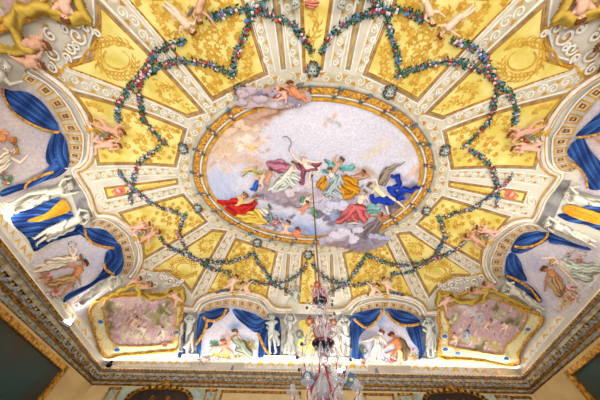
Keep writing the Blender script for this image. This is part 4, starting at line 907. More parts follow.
tag(fill('niche', tS((325, 90), (375, 235), (330, 262), (290, 150), (255, 62), (300, 60)), m_niche, .005, None, RB, 3.), 'grey painted niche head over the two right side statues', 'niche')

# plinth band along the cornice: white blocks with gold zigzag
def plinth(path_lo, path_hi, label, n, mir=LB):
    a, b = resample(path_lo, 41), resample(path_hi, 41); root = thing('plinth', label, 'plinth', surf_px([a[20]], 0, mir)[0])
    fill('ground', a+b[::-1], m_stone, .012, root, mir, 3); stroke('gold_line', [[tuple(np.array(p)*.12+np.array(q)*.88) for p, q in zip(a, b)]], .8, mat('lit_gold_line', (230, 190, 110), (220, 176, 90), 8), .018, root, mir, step=2)
    mm = mat('lit_yellow_acanthus', (236, 200, 104), (226, 182, 84), 6)
    for k in range(n):
        t = (k+.5)/n*40; i = int(t); q = lambda u, v: tuple((np.array(a[min(max(int(round(t+u*40/n)), 0), 40)])*(1-v)+np.array(b[min(max(int(round(t+u*40/n)), 0), 40)])*v))
        V, Fc = tri([q(-.42, .18), q(-.2, .5), q(0, .72), q(.2, .5), q(.42, .18), q(.1, .3), q(0, .45), q(-.1, .3)], 4); mesh_obj('acanthus_motif', surf_px(V, .017, mir), Fc, mm, root)
    return root
plinth([(118, 366), (150, 366.5), (190, 367.2)], [(118, 360), (150, 358.5), (190, 356.5)], 'white plinth with yellow motifs under the left far cartouche and statue', 9)
plinth([(244, 368.5), (300, 369.5), (368, 371.5)], [(246, 358), (300, 357), (368, 359.5)], 'white plinth with yellow motifs under the central statue pairs', 12)
plinth([(410, 373), (460, 374.5), (500, 376)], [(412, 360.5), (460, 362.5), (500, 369)], 'white plinth with yellow motifs under the right far cartouche and statue', 9)
plinth([(-12, 216), (4, 234), (28, 264)], [(-4, 196), (12, 220), (38, 254)], 'white plinth with yellow motifs under the left side statues', 7)
plinth([(58, 302), (80, 332), (100, 356)], [(66, 300), (84, 322), (103, 346)], 'white plinth with yellow motifs under the left corner cartouche', 6)
plinth([(566, 318), (545, 342), (524, 368)], [(556, 314), (540, 334), (520, 358)], 'white plinth with yellow motifs under the right corner cartouche', 6)
plinth([(612, 262), (600, 276), (590, 287)], [(604, 250), (592, 266), (584, 278)], 'white plinth with yellow motifs under the right side statues', 3)

# ---------------------------------------------------------------- arch scenes: skies, curtains, people
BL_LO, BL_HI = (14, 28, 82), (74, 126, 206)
def curtain(label, pieces, fringes, mir=LB, lift=.05):
    root = None
    for k, (poly, guide) in enumerate(pieces):
        P = smooth(poly, 4, True)
        if root is None:
            root = thing('curtain', label, 'curtain', surf_px([cent(P)], 0, mir)[0])
        fill('cloth', P, None, lift+.004*k, root, mir, 1.1, shade=foldshade(BL_LO, BL_HI, smooth(guide, 4), 1.25, .035))
    for f in fringes: stroke('gold_fringe', [smooth(f, 5)], 2.6, m_leafgold, lift+.045, root, mir, step=1.2, round_=.02)
    return root
def scene_bg(name, poly, label, base, blobs_, mir=LB):
    root = thing('arch_fresco', label, 'fresco', surf_px([cent(poly)], 0, mir)[0]); fill('painted_sky', poly, None, .012, root, mir, 1.6, shade=blobshade(base, blobs_, .03)); return root
t1 = tile(190, 305, 6.67)
innerF = resample(archF['c1'], 20)
openF = innerF+[(267, 330), (266, 359), (196, 357), (200, 330)]
BGL, BGD = (206, 204, 216), (168, 178, 208)
s1_ = scene_bg('', openF, 'fresco with a boy and a wreathed woman in the left arch of the far wall', BGL, [(235, 326, 12, 6, 0, (160, 176, 214), .7), (245, 340, 14, 8, 0, (190, 196, 222), .7), (215, 330, 14, 10, 0, (206, 200, 208), .7), (220, 356, 16, 5, 0, (214, 196, 96), .5), (240, 358, 10, 4, 0, (222, 206, 150), .5), (214, 344, 6, 5, 0, (110, 140, 96), .5), (250, 345, 8, 7, 30, (160, 160, 96), .5), (206, 362, 12, 4, 0, (220, 218, 190), .5)])
figure('painted_figure', s1_, (235, 331.5), (236, 338), (239, 344), [((242, 340), (239, 335)), ((232, 341), (230, 345))], [], r=2.8, skin=SK, hair=(130, 74, 44), wreath=m_lf, drapes=[((150, 160, 140), [(235, 338, 4, 241, 344, 5), (241, 344, 5.5, 247, 352, 5), (240, 350, 5, 250, 355, 3.5)])])
figure('painted_figure', s1_, (223.5, 341), (225, 346), (226, 350), [((230, 338), (227, 333)), ((214, 347), (210, 352))], [((220, 354), (219.5, 360)), ((232, 353), (235, 359))], r=2.6, skin=(232, 160, 128), hair=(150, 80, 50))
flowers(s1_, 214, 344, 5, 4, 0, seed=31, nl=60, lift=.03); flowers(s1_, 250, 343, 5, 5, 4, ('orange', 'white'), seed=32, nl=60, lift=.03, lm=mat('olive_leaf_paint', (150, 150, 70), (96, 110, 50), 12)); flowers(s1_, 222, 358, 20, 3.5, 26, ('orange', 'white', 'white'), seed=33, nl=80, lift=.05); flowers(s1_, 205, 361, 9, 3.5, 12, ('white', 'orange'), seed=34, nl=60, lift=.05)
curtain('blue curtain with gold fringe in the left arch of the far wall, left half', [
  (t1((60, 60), (120, 35), (200, 15), (265, 20), (245, 60), (200, 95), (150, 108), (95, 95)), t1((80, 60), (150, 75), (230, 40))),
  (t1((60, 80), (100, 70), (155, 110), (140, 145), (115, 160), (85, 200), (75, 340), (50, 340), (48, 200)), t1((90, 90), (75, 200), (55, 330)))],
  [t1((88, 68), (120, 92), (170, 98), (220, 70), (248, 15)), t1((118, 95), (112, 140), (85, 200), (45, 260))])
curtain('blue curtain with gold fringe in the left arch of the far wall, right half', [
  (t1((285, 25), (350, 30), (430, 55), (490, 90), (520, 100), (500, 140), (470, 175), (430, 178), (380, 140), (320, 90)), t1((290, 30), (360, 100), (440, 140), (510, 110))),
  (t1((455, 170), (520, 100), (600, 95), (600, 340), (540, 335), (500, 345), (455, 350), (462, 250)), t1((520, 110), (485, 220), (475, 350)))],
  [t1((455, 185), (475, 230), (500, 290), (535, 335))])
t2 = tile(340, 300, 6.67)
inR = [proj(p) for p in surf_px(innerF, 0, RB)]
openR = inR+[(351, 330), (352, 362), (424, 363), (417, 330)]
s2_ = scene_bg('', openR, 'fresco with a pale woman and bronzed man in the far wall\'s right arch', (196, 196, 214), [(378, 320, 14, 7, 0, (150, 170, 212), .7), (398, 335, 14, 8, 20, (206, 196, 206), .7), (366, 335, 14, 9, -20, (150, 146, 160), .7), (410, 350, 10, 6, 0, (186, 186, 206), .6), (362, 350, 8, 8, 0, (110, 116, 96), .6), (412, 357, 9, 6, 0, (176, 166, 126), .6), (372, 362, 14, 4, 0, (170, 170, 140), .6)])
figure('painted_figure', s2_, (381, 332), (379, 338), (377, 344), [((369, 340), (364, 341)), ((385, 342), (387, 346))], [((373, 352), (370, 360)), ((380, 352), (377, 361))], r=2.8, skin=SKP, hair=(120, 70, 40), over=[((222, 220, 210), [(376, 340, 3.4, 377, 346, 4), (376, 346, 4, 372, 358, 3), (379, 346, 3.6, 380, 356, 3)])])
figure('painted_figure', s2_, (391, 334.5), (396, 340), (399, 348), [((388, 344), (383, 349)), ((398, 350), (387, 353))], [((392, 356), (394, 361))], r=2.9, skin=(196, 124, 80), hair=(96, 50, 30), drapes=[((116, 96, 66), [(400, 340, 3.5, 406, 350, 4), (403, 350, 4.5, 404, 358, 4)]), ((206, 186, 146), [(399, 352, 4, 400, 360, 4)])])
flowers(s2_, 362, 350, 5, 5, 2, ('white',), seed=41, nl=70, lift=.03); flowers(s2_, 388, 360, 12, 3.5, 24, ('orange', 'white', 'red'), seed=42, nl=70, lift=.05); flowers(s2_, 413, 356, 6, 6, 8, ('orange', 'white'), seed=43, nl=70, lift=.04, lm=MATS['olive_leaf_paint']); flowers(s2_, 364, 361, 5, 3, 12, ('orange', 'red', 'white'), seed=44, nl=40, lift=.05)
curtain('blue curtain with gold fringe in the right arch of the far wall, left half', [
  (t2((75, 105), (130, 75), (200, 60), (280, 52), (270, 90), (225, 150), (180, 185), (130, 165)), t2((100, 110), (180, 120), (270, 60))),
  (t2((60, 130), (90, 110), (150, 170), (170, 190), (130, 240), (120, 320), (150, 370), (150, 395), (70, 390), (80, 320), (55, 310), (65, 200)), t2((95, 130), (100, 240), (90, 390)))],
  [t2((90, 118), (130, 155), (180, 180), (230, 145), (268, 90), (275, 55))])
curtain('blue curtain with gold fringe in the right arch of the far wall, right half', [
  (t2((300, 52), (380, 60), (450, 75), (510, 110), (530, 140), (500, 165), (430, 165), (370, 145), (320, 100)), t2((310, 60), (390, 120), (520, 140))),
  (t2((440, 175), (530, 160), (545, 260), (560, 330), (535, 395), (520, 395), (520, 330), (480, 280), (445, 210)), t2((500, 170), (520, 260), (535, 390)))],
  [t2((302, 70), (345, 125), (400, 158), (470, 162), (520, 150))])

# left side, lower arch (near the far corner)
t3 = tile(25, 225, 4.71); t4 = tE
opS = [(88, 229)]+resample(archS['c1'], 20)[1:]+[(116, 280), (98, 298), (78, 318), (66, 305), (40, 275), (28, 262), (60, 240)]
s3_ = scene_bg('', opS, 'fresco of a robed woman raising a wreath and a kneeling man, left side lower arch', (212, 206, 216), [(95, 262, 14, 16, 0, (196, 192, 212), .7), (60, 305, 10, 8, 45, (222, 214, 190), .5), (50, 282, 12, 6, 40, (216, 200, 160), .5), (70, 250, 12, 8, -20, (206, 200, 206), .7), (74, 296, 10, 5, 50, (196, 196, 170), .6), (48, 284, 16, 6, 48, (222, 190, 130), .6), (60, 298, 14, 6, 48, (190, 196, 160), .6)]+dabs(34, 272, 78, 310, 70, [(222, 190, 130), (196, 200, 170), (236, 226, 200), (150, 160, 120), (206, 150, 90)], 3, 1, 2.6))
figure('painted_figure', s3_, (79, 256.5), (74, 258), (66, 260), [((77, 250), (72, 246)), ((70, 252), (69, 244))], [((48, 264), (34, 266)), ((46, 269), (32, 272))], r=3.0, skin=SKP, hair=(150, 100, 60), wreath=m_lf, drapes=[((222, 210, 190), [(74, 258, 4, 64, 260, 5), (64, 260, 5.5, 48, 262, 4.5), (62, 263, 5, 42, 270, 3.5), (50, 266, 4, 36, 270, 2)])])
mesh_obj('raised_wreath', *leaf_cloud([(72+4*math.cos(a), 243.5+2.5*math.sin(a)) for a in np.linspace(0, 6.28, 12)], .6, 50, sz=.8, lift=.06), m_lf, s3_)
figure('painted_figure', s3_, (85, 262), (79, 268), (74, 276), [((78, 274), (80, 283)), ((70, 266), (54, 268))], [((62, 283), (52, 296)), ((70, 284), (60, 296))], r=3.2, skin=(206, 140, 96), hair=(90, 50, 30), over=[((186, 150, 100), [(72, 276, 4, 60, 280, 4.5), (62, 279, 4, 48, 284, 3)]), ((110, 110, 116), [(66, 278, 2, 56, 284, 2)])])
flowers(s3_, 44, 279, 7, 6, 20, ('orange', 'white', 'orange'), seed=51, nl=60, lift=.05); flowers(s3_, 53, 292, 7, 7, 18, ('white', 'orange', 'white'), seed=52, nl=80, lift=.05); flowers(s3_, 74, 288, 4, 6, 4, ('white',), seed=53, nl=60, lift=.04)
tQ = tile(80, 230, 5.97)
curtain('blue curtain with gold fringe in the left side lower arch', [
  (tQ((-30, -5), (60, -20), (160, 0), (215, 55), (235, 100), (150, 105), (70, 75), (20, 35)), tQ((-10, 0), (80, 50), (220, 90))),
  (tQ((205, 90), (240, 80), (262, 170), (255, 225), (225, 262), (170, 240), (145, 200), (155, 130)), tQ((225, 100), (235, 170), (180, 240))),
  (tQ((150, 200), (225, 260), (130, 290), (70, 330), (0, 370), (-60, 400), (-110, 430), (-80, 370), (60, 310), (130, 240)), tQ((190, 245), (60, 330), (-90, 420)))],
  [tQ((30, -15), (40, 35), (90, 75), (150, 92), (205, 97)), tQ((145, 185), (155, 225), (205, 258))])
# left side, upper arch: lower piece around the statues
t5 = tile(0, 85, 5); t6 = tS
opU = [proj(p) for p in surf_px(resample(archS['c1'], 24), 0, LT)]
opU = opU+[(-14, 95), (-14, 205), (40, 196), (60, 188)]
s4_ = scene_bg('', opU[::1], 'fresco of two garlanded figures in the left side upper arch', (196, 184, 184), [(40, 140, 24, 18, 20, (190, 180, 186), .7), (20, 118, 20, 12, 20, (206, 190, 180), .7), (4, 185, 18, 12, 0, (200, 206, 190), .6), (10, 180, 6, 6, 0, (110, 140, 90), .5)])
figure('painted_figure', s4_, (15, 150), (6, 152), (-4, 156), [((20, 162), (26, 156))], [], r=3.6, skin=SKP, hair=(190, 130, 60), wreath=m_lf, over=[((224, 212, 190), [(6, 154, 5, -8, 162, 7), (8, 160, 4, -2, 168, 6)])])
figure('painted_figure', s4_, (13, 139.5), (3, 137), (-6, 138), [((8, 133), (2, 130))], [], r=3.6, skin=(220, 150, 100), hair=(170, 110, 50), wreath=m_lf2)
flowers(s4_, 6, 178, 9, 6, 6, ('white', 'orange'), seed=61, nl=120, lift=.05, lm=m_lf)
curtain('blue curtain with gold fringe in the left side upper arch', [
  (t5((10, 15), (60, 25), (130, 30), (200, 70), (260, 140), (300, 220), (240, 225), (160, 195), (90, 145), (40, 80)), t5((40, 30), (150, 110), (290, 215))),
  (t5((305, 235), (330, 270), (345, 330), (345, 400), (300, 420), (240, 390), (230, 340), (250, 270), (275, 240)), t5((300, 250), (290, 330), (320, 410))),
  (t6((190, 30), (220, -10), (275, 20), (240, 60), (180, 80), (120, 105), (60, 125), (0, 145), (0, 120), (60, 95), (120, 80)), t6((230, 20), (120, 90), (0, 130)))],
  [t5((20, 10), (25, 60), (70, 130), (150, 185), (230, 220), (300, 232)), t6((95, 110), (110, 85), (160, 60), (215, 42))])
# left side: cloth between the statues
r_c = thing('curtain', 'blue drapery with a gold lining between the two left side statues', 'curtain', surf_px([(50, 212)])[0])
fill('cloth', smooth(t6((45, 215), (120, 195), (180, 165), (240, 150), (280, 200), (300, 230), (330, 260), (335, 290), (260, 310), (200, 330), (140, 365), (125, 350), (105, 310), (60, 270), (45, 250)), 4, True), None, .02, r_c, step=1.1, shade=foldshade(BL_LO, BL_HI, t6((50, 240), (150, 230), (300, 240)), 1.1, .03))
fill('gold_lining', smooth(t6((110, 235), (180, 210), (245, 155), (270, 170), (280, 200), (230, 220), (170, 240), (115, 245)), 3, True), None, .06, r_c, step=1.2, shade=foldshade((190, 130, 30), (226, 178, 60), t6((110, 240), (270, 170)), .8, .02))

# right side
t7 = tile(490, 210, 4.445); t8 = tile(530, 90, 4.0)
opS2 = [proj(p) for p in surf_px(opS, 0, RB)]
opR = [proj(p) for p in surf_px(resample(archS['c1'], 20), 0, RB)]+[(513, 290), (548, 320), (572, 312), (606, 276), (606, 244), (560, 240)]
s5_ = scene_bg('', opR, 'fresco of a reclining pale green robed woman with a man, right side lower arch', (210, 204, 214), [(535, 262, 16, 14, 0, (190, 186, 206), .7), (575, 252, 14, 8, 0, (206, 200, 210), .7), (570, 295, 14, 8, -45, (222, 214, 196), .6), (590, 275, 8, 8, 0, (214, 206, 190), .6), (568, 300, 18, 7, -48, (216, 190, 150), .6)]+dabs(552, 272, 604, 312, 70, [(222, 190, 130), (196, 200, 170), (236, 226, 200), (150, 160, 120), (206, 150, 90)], 4, 1, 2.6)+dabs(566, 246, 590, 262, 20, [(140, 160, 120), (120, 146, 110), (216, 150, 70)], 5, .8, 1.8))
figure('painted_figure', s5_, (553.5, 262), (563, 263), (572, 270), [((554, 257), (543, 258)), ((566, 272), (578, 284))], [((586, 268), (600, 270))], r=3.4, skin=SKP, hair=(190, 150, 96), drapes=[((196, 206, 190), [(564, 263, 5, 578, 268, 6.5), (576, 268, 7, 592, 268, 6), (588, 270, 6, 602, 268, 5), (576, 274, 5, 590, 278, 4.5)])])
figure('painted_figure', s5_, (544.5, 268), (551, 272), (560, 280), [((546, 278), (545, 289))], [((566, 288), (573, 299)), ((560, 292), (566, 300))], r=3.2, skin=(206, 140, 100), hair=(110, 66, 40), over=[((190, 154, 110), [(556, 278, 4, 562, 287, 5), (552, 283, 3.5, 560, 292, 4)])])
flowers(s5_, 576, 256, 10, 7, 14, ('orange', 'white', 'orange'), seed=71, nl=50, lift=.04); flowers(s5_, 572, 293, 10, 9, 20, ('orange', 'white', 'white', 'white'), seed=72, nl=90, lift=.05)
curtain('blue curtain with gold fringe in the right side lower arch', [
  (t7((95, 160), (130, 110), (190, 90), (250, 95), (265, 120), (210, 155), (150, 185), (100, 185)), t7((110, 160), (180, 130), (260, 110))),
  (t7((65, 255), (75, 200), (100, 185), (130, 215), (150, 270), (165, 310), (120, 300), (70, 280)), t7((90, 190), (100, 250), (140, 300))),
  (t7((262, 95), (300, 110), (380, 145), (450, 165), (440, 175), (330, 150), (265, 140)), t7((265, 110), (440, 165))),
  (t7((65, 282), (110, 295), (170, 325), (210, 360), (235, 395), (215, 405), (150, 355), (80, 310)), t7((70, 285), (150, 330), (230, 400)))],
  [t7((105, 155), (150, 160), (210, 145), (250, 115), (255, 95)), t7((70, 285), (120, 305), (180, 345), (225, 400))])
opRU = [proj(p) for p in surf_px(resample(archS['c1'], 24), 0, RT)]+[(612, 90), (612, 200), (575, 190)]
s6_ = scene_bg('', opRU, 'fresco of pale sky glimpsed in the right side upper arch', (200, 190, 196), [(598, 140, 10, 12, 0, (206, 180, 170), .6)])
figure('painted_figure', s6_, (606, 140), (608, 146), (612, 152), [((602, 144), (597, 140))], [], r=3.2, skin=SK2)
curtain('blue curtain with gold fringe in the right side upper arch', [
  (t8((180, 180), (230, 130), (290, 75), (330, 60), (330, 150), (290, 165), (240, 175)), t8((190, 180), (300, 110))),
  (t8((145, 250), (170, 205), (210, 190), (240, 240), (290, 290), (320, 300), (320, 380), (240, 395), (220, 340), (180, 285)), t8((190, 200), (230, 290), (290, 380)))],
  [t8((150, 285), (190, 305), (220, 345), (228, 388)), t8((185, 185), (240, 180), (290, 165))])
r_c = thing('curtain', 'blue drapery with a gold lining between the two right side statues', 'curtain', surf_px([(580, 222)])[0])
t9 = tile(400, 133, 2.985)
fill('cloth', smooth(t9((470, 242), (520, 235), (560, 215), (610, 215), (612, 290), (560, 275), (500, 262)), 4, True), None, .02, r_c, step=1.1, shade=foldshade(BL_LO, BL_HI, t9((480, 250), (600, 250)), 1.1, .03))
fill('gold_lining', smooth(t9((490, 235), (500, 212), (560, 225), (612, 245), (612, 272), (560, 262)), 3, True), None, .06, r_c, step=1.2, shade=foldshade((190, 130, 30), (226, 178, 60), t9((490, 225), (600, 260)), .8, .02))

# ---------------------------------------------------------------- statues
def statue(label, head, chest, hip, arms, legs, r, cloth, mir=LB, ped=None, skin=STN, group=None):
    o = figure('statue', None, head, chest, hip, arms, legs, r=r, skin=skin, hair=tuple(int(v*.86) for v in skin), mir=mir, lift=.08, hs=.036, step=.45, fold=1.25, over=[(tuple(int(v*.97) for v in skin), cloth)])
    if ped:
        V, Fc = tri(ped, 3); mesh_obj('pedestal', surf_px(V, .08, mir), Fc, m_stone, o)
    return tag(o, label, 'statue', group)
statue('pale stone statue of a nude leaning on its cloak, left of the left far arch', (191.5, 314.5), (191, 320), (190.5, 330), [((186, 318), (190, 313.5)), ((196, 318), (192, 314))], [((188, 341), (187.5, 352)), ((193, 341), (194, 351))], 2.8, [(184, 322, 1.6, 182, 350, 2.4), (194, 331, 2.5, 188, 345, 3), (190, 344, 2.4, 188, 352, 1.4)], ped=[(183, 354), (199, 354), (200, 359), (182, 359)])
statue('pale stone statue of a standing man with crossed arms, right of the left far arch', (272, 316), (272, 322), (272, 331), [((267, 322), (272, 325)), ((277, 321), (270, 318))], [((270, 342), (270, 353)), ((275, 342), (276, 353))], 2.8, [(268, 326, 1.6, 278, 334, 2.6), (276, 334, 2.6, 279, 344, 1.8), (272, 333, 2.6, 271, 340, 2)], ped=[(264, 355.5), (282, 356), (282, 361), (264, 360.5)])
statue('pale stone statue of a robed woman lifting her arms, left of the chandelier', (290, 316.5), (290, 322), (290, 331), [((284.5, 319), (287, 313.5)), ((296, 319), (294, 314))], [((288.5, 342), (288, 353)), ((292, 342), (293, 353))], 2.8, [(290, 322, 3, 290, 332, 3.2), (290, 331, 3.4, 286, 352, 3), (290, 331, 3.4, 294, 352, 3), (290, 332, 3.6, 290, 352, 3.4)], ped=[(282, 356), (299, 356.4), (299, 361.4), (282, 361)])
statue('pale stone statue of a woman partly behind the chandelier, right of its rod', (329, 317.5), (329, 323.5), (329, 333), [((324, 320), (327, 315)), ((334, 321), (333, 315.5))], [((327, 344), (326.5, 355)), ((331, 344), (332, 355))], 2.8, [(329, 334, 3.4, 326, 353, 2.8), (329, 334, 3.4, 332, 353, 2.8)], ped=[(321, 357.5), (337, 358), (337, 362.5), (321, 362)])
statue('pale stone statue of a nude man right of the chandelier beside the right far arch', (343.5, 318), (344, 324), (345, 333), [((339, 321), (342, 316)), ((349, 321), (346, 317))], [((343, 344), (342, 355)), ((348, 344), (348, 355))], 2.9, [(341, 333, 2.4, 348, 336, 2.4), (347, 336, 2.2, 349, 346, 1.6)], ped=[(337, 358), (353, 358.5), (353, 363), (337, 362.6)])
statue('pale stone statue of a draped figure at the right of the right far arch', (427, 317.5), (427.5, 324), (428, 333), [((421.5, 323), (425, 318)), ((433, 322), (429.5, 318))], [((426, 344), (427, 356)), ((431, 344), (432, 356))], 2.9, [(423, 328, 2, 432, 332, 2.6), (430, 331, 3.2, 427, 346, 3), (432, 334, 2.6, 433, 350, 1.6)], ped=[(419, 359), (437, 359.6), (437, 364), (419, 363.5)])
WS = (206, 204, 188)
statue('large pale stone statue leaning from the left cornice, upper one of the side pair', (70.5, 183.5), (61, 187.5), (47, 191), [((63, 178), (69, 177)), ((66, 193), (76, 191))], [((28, 199), (8, 212)), ((28, 192), (6, 203))], 3.7, [(52, 190, 3, 44, 194, 4), (46, 194, 4.2, 28, 203, 3.5), (30, 202, 3.4, 12, 210, 2.4)], skin=WS)
statue('large pale stone statue on the left cornice, lower one of the side pair', (87.5, 214.5), (79, 217), (64, 224), [((80, 208), (86, 209)), ((84, 222), (91, 217))], [((48, 233), (34, 243)), ((46, 229), (32, 238))], 3.6, [(66, 220, 3, 58, 228, 4), (60, 226, 4, 46, 233, 3.2), (74, 226, 1.6, 46, 238, 2)], skin=WS)
statue('large pale stone statue beside the left corner cartouche', (119, 278), (110, 281), (98, 286), [((112, 275), (121, 275)), ((112, 287), (119, 282))], [((84, 294), (73, 302)), ((86, 297), (74, 306))], 3.4, [(100, 283, 3, 90, 292, 3.6), (92, 290, 3.6, 78, 302, 2.6)], skin=WS)
statue('large pale stone bust leaning over the upper left arch', (9.5, 66), (3, 74), (-6, 84), [((12, 83), (21, 81)), ((-2, 70), (2, 62))], [], 5, [(-2, 74, 4, -8, 84, 5)], skin=WS)
statue('large pale stone statue on the right cornice, upper one of the side pair', (566, 193), (575, 195), (587, 199), [((570, 186), (577, 185)), ((569, 201), (566, 198))], [((600, 203), (612, 206)), ((600, 199), (612, 201))], 3.7, [(582, 196, 3, 592, 201, 3.6), (592, 200, 3.6, 606, 203, 3)], skin=WS)
statue('large pale stone statue on the right cornice, lower one of the side pair', (547, 222), (556, 224), (570, 229), [((549, 216), (544, 220)), ((553, 230), (547, 226))], [((584, 234), (598, 241)), ((584, 238), (598, 246))], 3.6, [(564, 226, 3.6, 574, 231, 4), (574, 231, 4, 590, 239, 2.8)], skin=WS)
statue('large pale stone statue beside the right corner cartouche', (504, 286), (512, 288), (523, 292), [((506, 281), (512, 281)), ((506, 292), (502, 290))], [((535, 300), (545, 308)), ((532, 302), (543, 311))], 3.3, [(518, 289, 3, 526, 296, 3.4), (526, 295, 3.4, 538, 305, 2.4)], skin=WS)
for (hx, hy), s, lb, mr in (((297, 286), 1, 'grey stone putto perched left of the axis panel above the far wall', LB), ((297, 286), 1, 'grey stone putto perched right of the axis panel above the far wall', RB), ((297, 286), 1, 'grey stone putto at the top edge of the photo, left of the axis', LT), ((297, 286), 1, 'grey stone putto at the top edge of the photo, right of the axis', RT)):
    statue(lb, (hx, hy), (hx-1.5, hy+5), (hx-2, hy+10), [((hx-6, hy+3), (hx-8, hy+1)), ((hx+2, hy+6), (hx+4, hy+9))], [((hx-7, hy+12), (hx-10, hy+16)), ((hx, hy+14), (hx+2, hy+17))], 2.2, [(hx-4, hy+9, 1.4, hx+1, hy+11, 1.4)], mir=mr, skin=(176, 186, 172))

# ---------------------------------------------------------------- corner cartouches
def cartouche(label, outer, inner, blobs_, mir=LB, medals=(), extra=None):
    root = thing('cartouche', label, 'framed fresco', surf_px([cent(outer)], 0, mir)[0])
    O = smooth(outer, 4, True); I = smooth(inner, 3, True)
    fill('gold_border', O, None, .05, root, mir, 1.6, shade=blobshade((228, 216, 164), [(x, y, 3, 3, 0, (206, 156, 70), .6) for x, y in dens(outer, 4)]+dabs(min(q[0] for q in outer), min(q[1] for q in outer), max(q[0] for q in outer), max(q[1] for q in outer), 70, [(150, 110, 60), (206, 170, 90), (130, 140, 110), (240, 232, 200)], 9, .8, 2.), .06)); stroke('gold_fringe', [O+[O[0]]], 3.2, m_leafgold, .07, root, mir, round_=.03, step=1.5)
    stroke('inner_gold_line', [I+[I[0]]], 1.6, m_gold, .09, root, mir, round_=.02, step=1.5)
    fill('painted_scene', I, None, .075, root, mir, 1.3, shade=blobshade((196, 162, 168), blobs_+dabs(min(q[0] for q in inner), min(q[1] for q in inner), max(q[0] for q in inner), max(q[1] for q in inner), 230, [GN, LGN, CRM, CRM, RSE, (176, 160, 110), (196, 140, 156), (140, 120, 90), (226, 214, 200), (176, 130, 140)], 17, .8, 2.4), .06, 1.5))
    for (x, y, c_) in medals:
        mm = relief_obj('blue_medallion', [(x-1, y, 1.8, x+1, y, 1.8)], c_, root, mir=mir, lift=.09, hs=.01, step=.4); stroke('medallion_rim', [[(x+3.4*math.cos(a), y+2.4*math.sin(a)) for a in np.linspace(0, 6.28, 18)]], .6, m_scrollw, .10, mm, mir, step=1)
    return root
o = fill('curtain', smooth([(184, 326), (186.5, 336), (187, 352), (183, 357), (178, 357), (181, 346), (183, 334)], 3, True), None, .02, None, LB, 1.2, shade=foldshade(BL_LO, BL_HI, [(181, 338), (181, 357)], 1.2, .03)); tag(o, 'scrap of blue drapery at the foot of the leftmost far wall statue', 'curtain')
t0 = tile(80, 290, 5)
GN, LGN, CRM, RSE = (116, 116, 70), (162, 156, 110), (222, 206, 180), (206, 170, 160)
def scene_blobs(T, f):
    R = random.Random(f); o = []
    for (x, y, rx, ry, c_) in T: o.append((x, y, rx, ry, R.uniform(-40, 40), c_, .6))
    return o
bl = scene_blobs([(112, 306, 8, 12, GN), (109, 318, 4, 16, (126, 112, 84)), (166, 308, 10, 12, GN), (135, 333, 22, 5, CRM), (118, 305, 7, 6, (176, 160, 140)), (135, 300, 14, 7, (206, 176, 168)), (140, 316, 14, 10, (192, 160, 150)), (128, 312, 6, 6, RSE), (112, 326, 6, 5, GN), (132, 334, 18, 3.5, CRM), (145, 336, 12, 4, LGN), (140, 326, 9, 4, (234, 222, 200)), (135, 319, 5, 5, (222, 182, 150)), (156, 316, 7, 9, LGN), (164, 306, 8, 7, GN), (160, 322, 4, 8, (140, 124, 80)), (164, 330, 6, 7, (224, 214, 196)), (168, 322, 4, 5, (190, 186, 130)), (148, 310, 6, 5, (160, 150, 120)), (124, 330, 7, 3, (200, 190, 160)), (119, 336, 6, 3, (188, 140, 150)), (158, 342, 14, 3, (200, 150, 160)), (150, 298, 20, 3, (222, 180, 186)), (139, 322, 3, 4, (226, 190, 160)), (152, 326, 3, 5, (206, 160, 126)), (129, 322, 2, 5, (210, 160, 130))], 3)
ca = cartouche('pink and green pastoral fresco with gold fringed border in the left far corner', t0((55, 72), (125, 28), (250, 10), (400, 12), (500, 25), (516, 60), (510, 130), (502, 200), (506, 240), (485, 300), (420, 308), (300, 318), (215, 322), (150, 332), (105, 305), (80, 240), (62, 170), (48, 130)),
  t0((128, 42), (300, 22), (470, 48), (474, 240), (440, 262), (350, 274), (205, 268), (165, 245), (145, 215), (130, 140)), bl, medals=((100, 320, (60, 110, 190)), (118, 348, (60, 110, 200)), (166, 344, (170, 70, 60)), (177, 331, (60, 110, 200))))
for x, y, h, s in ((135, 319, (1, -1), SK), (143, 327, (-1, -.4), SKP), (164, 330, (0, -1), SKP)):
    figure('painted_figure', ca, (x+h[0]*3, y+h[1]*3-1), (x+h[0], y+h[1]), (x-h[0]*3, y-h[1]*3), [((x+3, y+1), (x+5, y-1))], [((x-3, y+4), (x-5, y+7)), ((x+1, y+6), (x, y+9))], r=1.4, skin=s, lift=.085, hs=.014, step=.4)
tR = tile(420, 285, 4.444)
bl = scene_blobs([(455, 315, 8, 9, LGN), (450, 335, 8, 7, (190, 150, 120)), (470, 310, 14, 7, (206, 200, 206)), (480, 318, 8, 5, (190, 190, 200)), (470, 338, 12, 5, (206, 186, 110)), (490, 342, 16, 5, (190, 170, 90)), (500, 312, 14, 6, (176, 172, 140)), (512, 320, 10, 6, GN), (505, 325, 8, 5, (222, 186, 160)), (486, 323, 6, 5, (222, 180, 170)), (495, 333, 10, 4, (216, 190, 190)), (478, 346, 16, 3, GN), (460, 342, 8, 4, (150, 130, 90)), (466, 330, 3, 5, (160, 180, 206)), (448, 322, 5, 9, GN), (520, 314, 6, 8, (150, 146, 96)), (496, 305, 10, 3, GN)], 5)
